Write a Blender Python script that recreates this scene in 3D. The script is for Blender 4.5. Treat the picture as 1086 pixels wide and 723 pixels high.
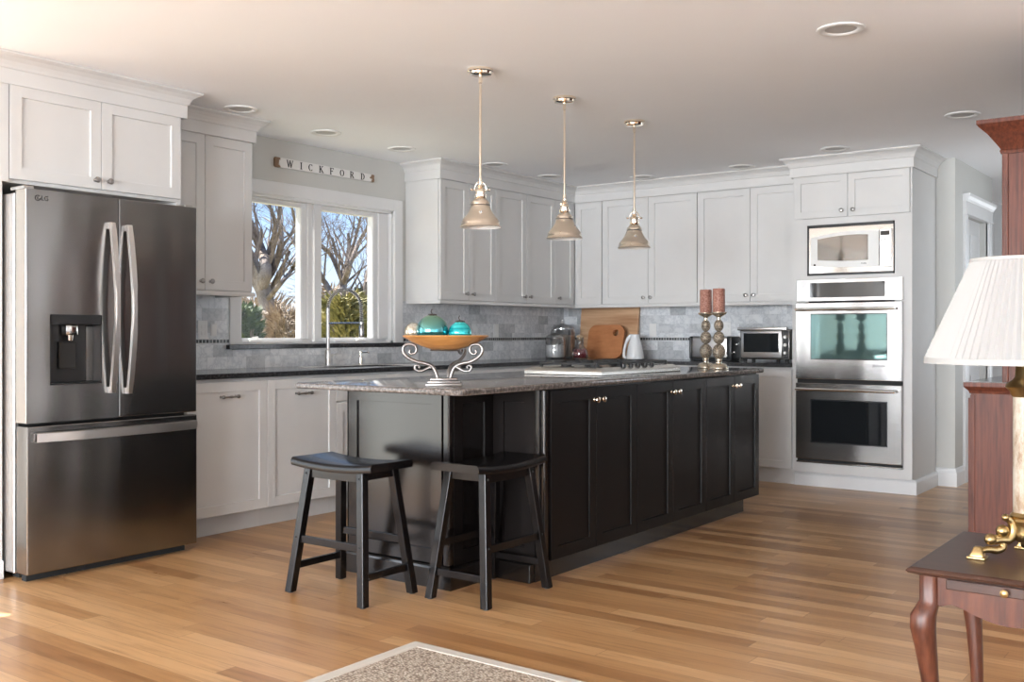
import bpy, bmesh, math, random
from mathutils import Vector, Matrix
random.seed(7)
PI = math.pi
for o in list(bpy.data.objects):
    bpy.data.objects.remove(o)
sc = bpy.context.scene
COL = sc.collection

# ------------------------------------------------------------------ camera, sky, sun, daylight, added fill lamps, exposure
cam_d = bpy.data.cameras.new('camera'); cam = bpy.data.objects.new('camera', cam_d); COL.objects.link(cam)
cam.location = (0, 0, 1.14); cam.rotation_euler = (PI/2, 0, math.radians(36.469))
cam_d.sensor_fit = 'HORIZONTAL'; cam_d.sensor_width = 36.0; cam_d.lens = 36.0*1081/1086
cam_d.shift_y = -8.5/1086; cam_d.clip_start = 0.05; cam_d.clip_end = 400
sc.camera = cam
sc.view_settings.view_transform = 'Standard'; sc.view_settings.look = 'None'
sc.view_settings.gamma = 1.0; sc.view_settings.use_curve_mapping = False
sc.view_settings.exposure = 0.92

world = bpy.data.worlds.new('sky'); sc.world = world; world.use_nodes = True
wn = world.node_tree.nodes; wl = world.node_tree.links; wn.clear()
w_out = wn.new('ShaderNodeOutputWorld'); w_bg = wn.new('ShaderNodeBackground')
w_tc = wn.new('ShaderNodeTexCoord'); w_sep = wn.new('ShaderNodeSeparateXYZ'); w_cr = wn.new('ShaderNodeValToRGB')
w_no = wn.new('ShaderNodeTexNoise'); w_no.inputs['Scale'].default_value = 2.2; w_no.inputs['Detail'].default_value = 6
w_cr2 = wn.new('ShaderNodeValToRGB'); w_mx = wn.new('ShaderNodeMixRGB')
wl.new(w_tc.outputs['Generated'], w_sep.inputs[0]); wl.new(w_sep.outputs['Z'], w_cr.inputs[0])
wl.new(w_tc.outputs['Generated'], w_no.inputs['Vector']); wl.new(w_no.outputs['Fac'], w_cr2.inputs[0])
e = w_cr.color_ramp.elements
e[0].position = 0.0; e[0].color = (0.66, 0.76, 0.86, 1); e[1].position = 0.5; e[1].color = (0.15, 0.32, 0.68, 1)
m_ = w_cr.color_ramp.elements.new(0.12); m_.color = (0.36, 0.55, 0.85, 1)
e2 = w_cr2.color_ramp.elements
e2[0].position = 0.5; e2[0].color = (0, 0, 0, 1); e2[1].position = 0.75; e2[1].color = (0.7, 0.7, 0.7, 1)
w_mx.inputs[2].default_value = (0.85, 0.88, 0.92, 1)
wl.new(w_cr2.outputs[0], w_mx.inputs[0]); wl.new(w_cr.outputs[0], w_mx.inputs[1])
wl.new(w_mx.outputs[0], w_bg.inputs[0]); wl.new(w_bg.outputs[0], w_out.inputs[0])
w_bg.inputs[1].default_value = 0.95

def light(name, kind, loc, energy, color=(1, 1, 1), **kw):
    d = bpy.data.lights.new(name, kind); d.energy = energy; d.color = color
    for k, v in kw.items(): setattr(d, k, v)
    o = bpy.data.objects.new(name, d); COL.objects.link(o); o.location = loc
    return o
sun = light('sun', 'SUN', (-20, -5, 30), 9.0, (1.0, 0.95, 0.88), angle=math.radians(0.6))
sun.rotation_euler = Vector((0.966*math.cos(math.radians(54.6)), 0.26*math.cos(math.radians(54.6)), -math.sin(math.radians(54.6)))).to_track_quat('-Z', 'Y').to_euler()
def daylight(name, loc, direction, w, h, energy, color=(0.94, 0.97, 1.0)):
    o = light(name, 'AREA', loc, energy, color, shape='RECTANGLE', size=w, size_y=h)
    o.rotation_euler = Vector(direction).to_track_quat('-Z', 'Y').to_euler()
    return o
CEIL = 2.44
XL, YB = -5.33, 8.03               # inner faces of the window wall and of the back wall
REAR_Y, RIGHT_X = -5.6, 3.2
REAR_WIN = [(-4.4, -2.9), (-2.3, -0.8), (-0.2, 1.3)]
for a, b in REAR_WIN:
    daylight('daylight_rear', ((a+b)/2, REAR_Y-0.06, 1.45), (0, 1, 0.45), b-a, 1.5, 225, (0.90, 0.95, 1.0))
daylight('fill_side', (RIGHT_X+0.06, 1.2, 1.35), (-1, 0, 0.2), 2.6, 1.7, 20, (0.93, 0.96, 1.0))  # fill lamp added to brighten the room from an unseen side
daylight('daylight_patio', (XL-0.25, 0.9, 1.05), (1, 0, 0.0), 1.75, 1.95, 22, (0.90, 0.95, 1.0))
daylight('fill_hall', (-1.2, 13.95, 1.3), (0, -1, 0), 1.2, 1.5, 9)  # fill lamp added at the unseen hall end to brighten the back
daylight('fill_hall_side', (-0.33, 8.3, 1.45), (-1, 0, 0), 1.2, 1.3, 7)  # fill lamp added behind the partition to brighten the hall door

# ------------------------------------------------------------------ materials
def new_mat(name, color=(0.8, 0.8, 0.8), rough=0.5, metal=0.0, spec=0.5, coat=0.0):
    m = bpy.data.materials.new(name); m.use_nodes = True
    b = m.node_tree.nodes['Principled BSDF']
    b.inputs['Base Color'].default_value = (*color, 1); b.inputs['Roughness'].default_value = rough
    b.inputs['Metallic'].default_value = metal; b.inputs['Specular IOR Level'].default_value = spec
    b.inputs['Coat Weight'].default_value = coat
    m.diffuse_color = (*color, 1)
    return m
class NT:
    def __init__(s, m): s.n = m.node_tree.nodes; s.l = m.node_tree.links; s.b = s.n['Principled BSDF']
    def add(s, t, **kw):
        x = s.n.new(t)
        for k, v in kw.items(): setattr(x, k, v)
        return x
    def link(s, a, b): s.l.new(a, b)
    def math(s, op, a, b=None):
        x = s.n.new('ShaderNodeMath'); x.operation = op
        for i, v in enumerate((a, b)):
            if v is None: continue
            if isinstance(v, (int, float)): x.inputs[i].default_value = v
            else: s.l.new(v, x.inputs[i])
        return x.outputs[0]
    def ramp(s, fac, stops):
        x = s.n.new('ShaderNodeValToRGB'); el = x.color_ramp.elements
        while len(el) < len(stops): el.new(0.5)
        for q, (p, c) in zip(el, stops): q.position = p; q.color = (*c, 1)
        s.l.new(fac, x.inputs[0]); return x.outputs[0]
    def noise(s, vec, scale, detail=4, rough=0.5, dim='3D'):
        x = s.n.new('ShaderNodeTexNoise'); x.inputs['Scale'].default_value = scale
        x.inputs['Detail'].default_value = detail; x.inputs['Roughness'].default_value = rough
        if vec is not None: s.l.new(vec, x.inputs['Vector'])
        return x.outputs['Fac']
    def mix(s, fac, a, b, mode='MIX'):
        x = s.n.new('ShaderNodeMixRGB'); x.blend_type = mode
        for i, v in enumerate((fac, a, b)):
            if isinstance(v, (int, float)): x.inputs[i].default_value = v
            elif isinstance(v, tuple): x.inputs[i].default_value = (*v, 1)
            else: s.l.new(v, x.inputs[i])
        return x.outputs[0]
    def obj(s): return s.n.new('ShaderNodeTexCoord').outputs['Object']
    def mapped(s, vec, scale=(1, 1, 1), rot=(0, 0, 0)):
        x = s.n.new('ShaderNodeMapping'); x.inputs['Scale'].default_value = scale
        x.inputs['Rotation'].default_value = rot; s.l.new(vec, x.inputs['Vector']); return x.outputs[0]
    def bump(s, h, strength, dist=0.01):
        x = s.n.new('ShaderNodeBump'); x.inputs['Strength'].default_value = strength
        x.inputs['Distance'].default_value = dist; s.l.new(h, x.inputs['Height'])
        s.l.new(x.outputs[0], s.b.inputs['Normal'])
M = {}
def painted(name, color, rough, amp=0.03, spec=0.5):
    m = new_mat(name, color, rough, spec=spec); t = NT(m)
    n = t.noise(t.obj(), 3.0, 3)
    c = t.ramp(n, [(0.3, tuple(x*(1-amp) for x in color)), (0.7, tuple(min(1, x*(1+amp)) for x in color))])
    t.link(c, t.b.inputs['Base Color']); t.bump(t.noise(t.obj(), 160, 2), 0.04, 0.002)
    return m
M['cab'] = painted('cabinet_paint', (0.645, 0.64, 0.63), 0.46)
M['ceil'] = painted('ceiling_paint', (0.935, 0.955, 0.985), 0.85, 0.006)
M['wall'] = painted('wall_paint', (0.60, 0.60, 0.575), 0.8, 0.015)
M['wall_light'] = painted('living_room_paint', (0.78, 0.79, 0.80), 0.8, 0.015)
M['trim'] = painted('trim_paint', (0.74, 0.745, 0.75), 0.35, 0.01)
M['esp'] = painted('espresso_paint', (0.0068, 0.0052, 0.0048), 0.19, 0.12, 0.7)
M['esp_door'] = painted('espresso_door_paint', (0.0070, 0.0052, 0.0048), 0.38, 0.12, 0.17)
M['stool'] = painted('black_stool_paint', (0.0050, 0.0040, 0.0040), 0.26, 0.12, 0.4)
M['white_plastic'] = new_mat('white_plastic', (0.78, 0.78, 0.77), 0.35)
M['black'] = new_mat('black_plastic', (0.012, 0.012, 0.013), 0.35)
M['gap'] = new_mat('dark_recess', (0.02, 0.02, 0.02), 0.8)
M['rubber'] = new_mat('grey_rubber', (0.12, 0.12, 0.12), 0.7)
M['ceramic'] = new_mat('white_ceramic', (0.80, 0.81, 0.82), 0.12, coat=0.5)
M['black_glass'] = new_mat('black_oven_glass', (0.012, 0.014, 0.016), 0.04, spec=0.8)

def floor_mat():
    m = new_mat('oak_planks', rough=0.3); t = NT(m)
    sep = t.add('ShaderNodeSeparateXYZ'); t.link(t.obj(), sep.inputs[0])
    W, L = 0.083, 1.35
    row = t.math('FLOOR', t.math('DIVIDE', sep.outputs['Y'], W))
    wn1 = t.add('ShaderNodeTexWhiteNoise', noise_dimensions='1D'); t.link(row, wn1.inputs['W'])
    xo = t.math('ADD', t.math('DIVIDE', sep.outputs['X'], L), t.math('MULTIPLY', wn1.outputs['Value'], 7.31))
    idx = t.math('FLOOR', xo)
    cmb = t.add('ShaderNodeCombineXYZ'); t.link(row, cmb.inputs[0]); t.link(idx, cmb.inputs[1])
    wn2 = t.add('ShaderNodeTexWhiteNoise', noise_dimensions='2D'); t.link(cmb.outputs[0], wn2.inputs['Vector'])
    v = wn2.outputs['Value']
    base = t.ramp(v, [(0.0, (0.30, 0.148, 0.060)), (0.2, (0.41, 0.222, 0.095)), (0.6, (0.48, 0.275, 0.125)), (1.0, (0.58, 0.355, 0.175))])
    # grain, shifted per plank
    off = t.add('ShaderNodeVectorMath', operation='ADD'); t.link(t.mapped(t.obj(), (1.1, 16, 1)), off.inputs[0])
    sc2 = t.add('ShaderNodeVectorMath', operation='SCALE'); t.link(wn2.outputs['Color'], sc2.inputs[0]); sc2.inputs['Scale'].default_value = 40
    t.link(sc2.outputs[0], off.inputs[1])
    g = t.noise(off.outputs[0], 2.6, 7, 0.62)
    grain = t.ramp(g, [(0.3, (0.62, 0.52, 0.44)), (0.5, (0.95, 0.93, 0.9)), (0.72, (1.08, 1.06, 1.04))])
    c = t.mix(0.8, base, grain, 'MULTIPLY')
    sp = t.noise(off.outputs[0], 9, 3, 0.7)
    c = t.mix(t.math('MULTIPLY', t.math('GREATER_THAN', sp, 0.70), 0.35), c, (0.25, 0.12, 0.06))
    fy = t.math('FRACT', t.math('DIVIDE', sep.outputs['Y'], W)); fx = t.math('FRACT', xo)
    gy = t.math('LESS_THAN', t.math('MINIMUM', fy, t.math('SUBTRACT', 1.0, fy)), 0.012)
    gx = t.math('LESS_THAN', t.math('MINIMUM', fx, t.math('SUBTRACT', 1.0, fx)), 0.0009)
    gap = t.math('MAXIMUM', gy, gx)
    c = t.mix(t.math('MULTIPLY', gap, 0.6), c, (0.12, 0.06, 0.03))
    t.link(c, t.b.inputs['Base Color'])
    r = t.math('ADD', 0.24, t.math('MULTIPLY', g, 0.12)); t.link(r, t.b.inputs['Roughness'])
    t.bump(t.math('SUBTRACT', t.math('MULTIPLY', g, 0.25), gap), 0.10, 0.002)
    return m
M['floor'] = floor_mat()

def tile_mat(name, axis, W=0.152, H=0.0765, z0=0.912, mosaic=False):
    m = new_mat(name, rough=0.22); t = NT(m)
    sep = t.add('ShaderNodeSeparateXYZ'); t.link(t.obj(), sep.inputs[0])
    h = t.math('DIVIDE', t.math('SUBTRACT', sep.outputs['Z'], z0), H); row = t.math('FLOOR', h)
    wr = t.add('ShaderNodeTexWhiteNoise', noise_dimensions='1D'); t.link(row, wr.inputs['W'])
    sh = t.math('MULTIPLY', wr.outputs['Value'], 3.0) if not mosaic else 0.0
    u = t.math('ADD', t.math('DIVIDE', sep.outputs[axis], W), sh); idx = t.math('FLOOR', u)
    cmb = t.add('ShaderNodeCombineXYZ'); t.link(row, cmb.inputs[0]); t.link(idx, cmb.inputs[1])
    wn2 = t.add('ShaderNodeTexWhiteNoise', noise_dimensions='2D'); t.link(cmb.outputs[0], wn2.inputs['Vector'])
    if mosaic:
        base = t.ramp(wn2.outputs['Value'], [(0.0, (0.02, 0.022, 0.024)), (0.6, (0.045, 0.05, 0.052)), (1.0, (0.12, 0.13, 0.13))])
        grout, lim = (0.50, 0.50, 0.49), 0.11
    else:
        base = t.ramp(wn2.outputs['Value'], [(0.0, (0.46, 0.475, 0.49)), (0.22, (0.60, 0.615, 0.63)), (0.5, (0.70, 0.715, 0.73)), (1.0, (0.82, 0.83, 0.84))])
        off = t.add('ShaderNodeVectorMath', operation='ADD'); t.link(t.obj(), off.inputs[0])
        s2 = t.add('ShaderNodeVectorMath', operation='SCALE'); t.link(wn2.outputs['Color'], s2.inputs[0]); s2.inputs['Scale'].default_value = 9
        t.link(s2.outputs[0], off.inputs[1])
        n = t.noise(off.outputs[0], 11, 7, 0.65)
        vein = t.math('ABSOLUTE', t.math('SUBTRACT', n, 0.5))
        vc = t.ramp(vein, [(0.0, (0.72, 0.74, 0.77)), (0.05, (0.95, 0.96, 0.97)), (0.2, (1.05, 1.05, 1.05))])
        base = t.mix(0.85, base, vc, 'MULTIPLY'); grout, lim = (0.50, 0.51, 0.52), 0.0
    fu = t.math('FRACT', u); fh = t.math('FRACT', h)
    gu = t.math('LESS_THAN', t.math('MINIMUM', fu, t.math('SUBTRACT', 1.0, fu)), lim or 0.010)
    gh = t.math('LESS_THAN', t.math('MINIMUM', fh, t.math('SUBTRACT', 1.0, fh)), lim or 0.018)
    gap = t.math('MAXIMUM', gu, gh)
    t.link(t.mix(t.math('MULTIPLY', gap, 0.9 if mosaic else 0.45), base, grout), t.b.inputs['Base Color'])
    t.bump(t.math('SUBTRACT', 1.0, gap), 0.25, 0.002)
    return m
M['tile_left'] = tile_mat('marble_tile_window_side', 'Y')
M['tile_back'] = tile_mat('marble_tile_back', 'X')
M['mos_left'] = tile_mat('mosaic_window_side', 'Y', 0.026, 0.026, 1.0745, True)
M['mos_back'] = tile_mat('mosaic_back', 'X', 0.026, 0.026, 1.0745, True)

def granite(name, a, b, c3, rough):
    m = new_mat(name, rough=rough); t = NT(m)
    v = t.add('ShaderNodeTexVoronoi'); v.inputs['Scale'].default_value = 260; t.link(t.obj(), v.inputs['Vector'])
    n = t.noise(t.obj(), 70, 6, 0.7)
    c = t.ramp(n, [(0.36, a), (0.54, b), (0.72, c3)])
    t.link(t.mix(0.5, c, t.ramp(v.outputs['Distance'], [(0.1, (0.25, 0.25, 0.25)), (0.6, (0.85, 0.85, 0.85))]), 'OVERLAY'), t.b.inputs['Base Color'])
    return m
M['granite'] = granite('black_granite', (0.012, 0.012, 0.013), (0.028, 0.028, 0.03), (0.10, 0.10, 0.105), 0.14)
M['granite_isl'] = granite('grey_brown_granite', (0.05, 0.042, 0.038), (0.115, 0.10, 0.092), (0.26, 0.235, 0.22), 0.10)

def brushed(name, color, rough, sx=1.0, sz=60.0, amp=0.02, wave=0.0):
    m = new_mat(name, color, rough, 1.0); t = NT(m)
    n = t.noise(t.mapped(t.obj(), (sx, sx, sz)), 6, 4)
    t.link(t.math('ADD', rough-amp/2, t.math('MULTIPLY', n, amp)), t.b.inputs['Roughness'])
    if wave: t.bump(t.noise(t.mapped(t.obj(), (1.6, 1.6, 0.35)), 2.2, 1), wave, 0.03)
    return m
M['steel'] = brushed('brushed_stainless', (0.36, 0.35, 0.34), 0.25, 20, 0.5, 0.01, 0.3)
M['steel_oven_lit'] = brushed('lit_oven_stainless', (0.47, 0.46, 0.455), 0.20, 20, 0.5, 0.01, 0.5)  # brighter reflections on the upper oven put into the steel colour
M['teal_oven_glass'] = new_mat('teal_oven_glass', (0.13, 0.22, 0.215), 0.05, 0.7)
M['steel_dark'] = brushed('dark_stainless', (0.30, 0.295, 0.29), 0.22, 14, 0.25, 0.015, 0.55)
M['handle'] = brushed('bright_handle_steel', (0.74, 0.73, 0.715), 0.34)
M['steel_soft'] = brushed('satin_stainless', (0.55, 0.535, 0.52), 0.32)
M['chrome'] = new_mat('polished_steel', (0.72, 0.71, 0.69), 0.12, 1.0)
M['nickel'] = new_mat('polished_nickel', (0.93, 0.84, 0.72), 0.08, 1.0)
M['pewter'] = new_mat('pewter', (0.36, 0.35, 0.34), 0.28, 1.0)
M['brass'] = new_mat('antique_brass', (0.42, 0.30, 0.14), 0.30, 1.0)
M['silver_iron'] = new_mat('silvered_iron', (0.27, 0.255, 0.245), 0.36, 1.0)
M['enamel'] = new_mat('white_enamel', (0.82, 0.82, 0.80), 0.4)
M['cast_iron'] = new_mat('cast_iron', (0.02, 0.02, 0.021), 0.5)
M['steel_trim'] = new_mat('cooktop_stainless', (0.58, 0.56, 0.52), 0.26, 1.0)

def wood(name, dark, light, scale=(1, 1, 12), rough=0.35, nscale=5.0, spec=0.5):
    m = new_mat(name, light, rough, spec=spec); t = NT(m)
    n = t.noise(t.mapped(t.obj(), scale), nscale, 7, 0.6)
    n2 = t.noise(t.obj(), 1.7, 2)
    c = t.ramp(n, [(0.32, dark), (0.66, light)])
    c = t.mix(t.math('MULTIPLY', n2, 0.35), c, dark)
    t.link(c, t.b.inputs['Base Color']); t.bump(n, 0.05, 0.001)
    return m
M['mahog'] = wood('red_mahogany', (0.060, 0.018, 0.011), (0.165, 0.050, 0.028), (14, 14, 0.8), 0.42, spec=0.25)
M['cherry'] = wood('cherry_wood', (0.050, 0.014, 0.007), (0.13, 0.040, 0.019), (12, 12, 1.2), 0.34, spec=0.35)
M['table_top'] = wood('dark_table_top', (0.040, 0.018, 0.012), (0.075, 0.036, 0.025), (1.2, 14, 14), 0.34, spec=0.35)
M['acacia'] = wood('striped_board_wood', (0.42, 0.22, 0.11), (0.74, 0.50, 0.31), (0.5, 2, 7), 0.45, 3.0)
M['cherry_board'] = wood('orange_board_wood', (0.42, 0.16, 0.06), (0.56, 0.24, 0.10), (2, 2, 7), 0.4, 4.0)
M['bowl'] = wood('orange_bowl_wood', (0.38, 0.16, 0.04), (0.66, 0.33, 0.11), (1.5, 6, 10), 0.3, 4.0)
M['signboard'] = new_mat('distressed_white_board', (0.75, 0.75, 0.73), 0.7)
def sign_mat():
    t = NT(M['signboard']); n = t.noise(t.mapped(t.obj(), (1, 5, 12)), 4, 6, 0.7)
    s = t.add('ShaderNodeSeparateXYZ'); t.link(t.obj(), s.inputs[0])
    edge = t.math('GREATER_THAN', t.math('ADD', t.math('MULTIPLY', t.math('ABSOLUTE', s.outputs['X']), 1.0), t.math('MULTIPLY', n, 0.10)), 0.485)
    t.link(t.mix(edge, (0.78, 0.77, 0.75), (0.26, 0.16, 0.10)), t.b.inputs['Base Color'])
sign_mat()
def sisal():
    m = new_mat('sisal_weave', (0.5, 0.44, 0.36), 0.9); t = NT(m)
    w1 = t.add('ShaderNodeTexVoronoi'); w1.inputs['Scale'].default_value = 95; t.link(t.mapped(t.obj(), (1.0, 1.5, 1)), w1.inputs['Vector'])
    n = t.noise(t.mapped(t.obj(), (1.5, 1, 1), (0, 0, 0.4)), 60, 3)
    c = t.ramp(t.math('ADD', t.math('MULTIPLY', w1.outputs['Distance'], 0.7), t.math('MULTIPLY', n, 0.6)), [(0.35, (0.60, 0.53, 0.44)), (0.62, (0.40, 0.33, 0.26)), (0.85, (0.20, 0.15, 0.11))])
    t.link(c, t.b.inputs['Base Color']); t.bump(w1.outputs['Distance'], 0.8, 0.004)
    return m
M['sisal'] = sisal()
M['binding'] = painted('cotton_binding', (0.53, 0.49, 0.43), 0.9, 0.04)
M['shade'] = new_mat('pleated_fabric', (0.38, 0.375, 0.365), 0.9, spec=0.1)
t = NT(M['shade']); t.b.inputs['Transmission Weight'].default_value = 0.0
M['candle'] = new_mat('mottled_candle_wax', (0.32, 0.13, 0.09), 0.6)
t = NT(M['candle']); n = t.noise(t.obj(), 110, 4, 0.7)
t.link(t.ramp(n, [(0.4, (0.22, 0.075, 0.05)), (0.6, (0.46, 0.24, 0.18))]), t.b.inputs['Base Color']); t.bump(n, 0.3, 0.002)
M['woven'] = new_mat('woven_bronze', (0.22, 0.17, 0.12), 0.5, 0.35)
t = NT(M['woven']); v = t.add('ShaderNodeTexVoronoi'); v.inputs['Scale'].default_value = 120; t.link(t.obj(), v.inputs['Vector'])
t.link(t.ramp(v.outputs['Distance'], [(0.15, (0.50, 0.42, 0.32)), (0.65, (0.14, 0.11, 0.08))]), t.b.inputs['Base Color']); t.bump(v.outputs['Distance'], -0.8, 0.004)
M['mercury'] = new_mat('aged_mercury_glass', (0.55, 0.48, 0.38), 0.25, 0.8)
M['marble_col'] = new_mat('cream_marble', (0.62, 0.55, 0.45), 0.25)
t = NT(M['marble_col']); n = t.noise(t.mapped(t.obj(), (1, 1, 0.4)), 26, 6, 0.7)
t.link(t.ramp(n, [(0.38, (0.24, 0.16, 0.10)), (0.55, (0.42, 0.37, 0.30))]), t.b.inputs['Base Color'])
M['flour'] = new_mat('white_flour', (0.80, 0.79, 0.77), 0.9)
M['oats'] = new_mat('beige_dry_goods', (0.42, 0.36, 0.30), 0.9)
M['berry'] = new_mat('red_berries', (0.30, 0.012, 0.03), 0.3)
M['cork'] = new_mat('cork', (0.45, 0.32, 0.20), 0.85)
M['green_glass'] = new_mat('green_mercury_glass', (0.10, 0.36, 0.31), 0.08, 0.85, coat=0.4)
t = NT(M['green_glass']); s = t.add('ShaderNodeSeparateXYZ'); t.link(t.obj(), s.inputs[0])
t.link(t.ramp(t.math('ADD', t.math('MULTIPLY', s.outputs['Z'], 7), t.math('MULTIPLY', t.noise(t.obj(), 9), 0.4)), [(0.15, (0.05, 0.30, 0.36)), (0.75, (0.24, 0.42, 0.27))]), t.b.inputs['Base Color'])
M['teal_glass'] = new_mat('teal_banded_glass', (0.02, 0.52, 0.55), 0.10, 0.5, coat=0.4)
t = NT(M['teal_glass']); s = t.add('ShaderNodeSeparateXYZ'); t.link(t.obj(), s.inputs[0])
t.link(t.ramp(t.noise(t.mapped(t.obj(), (2, 2, 40)), 2, 2), [(0.4, (0.0, 0.30, 0.34)), (0.6, (0.05, 0.66, 0.68))]), t.b.inputs['Base Color'])
M['gold_glass'] = new_mat('gold_crackle_glass', (0.55, 0.47, 0.33), 0.15, 0.7)
t = NT(M['gold_glass']); n = t.noise(t.mapped(t.obj(), (3, 3, 1)), 22, 4, 0.8)
t.link(t.ramp(n, [(0.42, (0.30, 0.26, 0.17)), (0.58, (0.78, 0.76, 0.68))]), t.b.inputs['Base Color'])

def see_through(name, tint, refl=0.10, rough=0.02):
    m = bpy.data.materials.new(name); m.use_nodes = True; n = m.node_tree.nodes; l = m.node_tree.links; n.clear()
    out = n.new('ShaderNodeOutputMaterial'); mx = n.new('ShaderNodeMixShader'); tr = n.new('ShaderNodeBsdfTransparent')
    gl = n.new('ShaderNodeBsdfGlossy'); lw = n.new('ShaderNodeLayerWeight'); mm = n.new('ShaderNodeMath')
    tr.inputs[0].default_value = (*tint, 1); gl.inputs['Roughness'].default_value = rough
    lw.inputs['Blend'].default_value = 0.35; mm.operation = 'MULTIPLY_ADD'
    l.new(lw.outputs['Facing'], mm.inputs[0]); mm.inputs[1].default_value = refl*2.5; mm.inputs[2].default_value = refl*0.4
    l.new(mm.outputs[0], mx.inputs[0]); l.new(tr.outputs[0], mx.inputs[1]); l.new(gl.outputs[0], mx.inputs[2]); l.new(mx.outputs[0], out.inputs[0])
    return m
M['pane'] = see_through('window_glass', (0.98, 0.98, 0.98), 0.012)
M['jar_glass'] = see_through('jar_glass', (0.90, 0.91, 0.92), 0.22)
M['bark'] = new_mat('bark', (0.22, 0.16, 0.13), 0.9)
t = NT(M['bark']); n = t.noise(t.mapped(t.obj(), (1, 1, 0.4)), 7, 6, 0.7)
t.link(t.ramp(n, [(0.35, (0.09, 0.068, 0.056)), (0.65, (0.34, 0.28, 0.24))]), t.b.inputs['Base Color'])
def leafy(name, a, b, c3):
    m = new_mat(name, b, 0.7); t = NT(m); n = t.noise(t.obj(), 5, 4, 0.7)
    t.link(t.ramp(n, [(0.35, a), (0.5, b), (0.68, c3)]), t.b.inputs['Base Color']); return m
M['conifer'] = leafy('conifer_sprays', (0.06, 0.06, 0.02), (0.22, 0.20, 0.06), (0.50, 0.42, 0.18))
M['brush'] = leafy('dry_brush_twigs', (0.14, 0.10, 0.07), (0.34, 0.26, 0.18), (0.55, 0.46, 0.36))
M['darkgreen'] = leafy('dark_green_leaves', (0.015, 0.03, 0.01), (0.05, 0.09, 0.03), (0.16, 0.2, 0.08))
M['grass'] = leafy('winter_lawn', (0.20, 0.20, 0.08), (0.30, 0.27, 0.13), (0.40, 0.34, 0.2))

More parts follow.
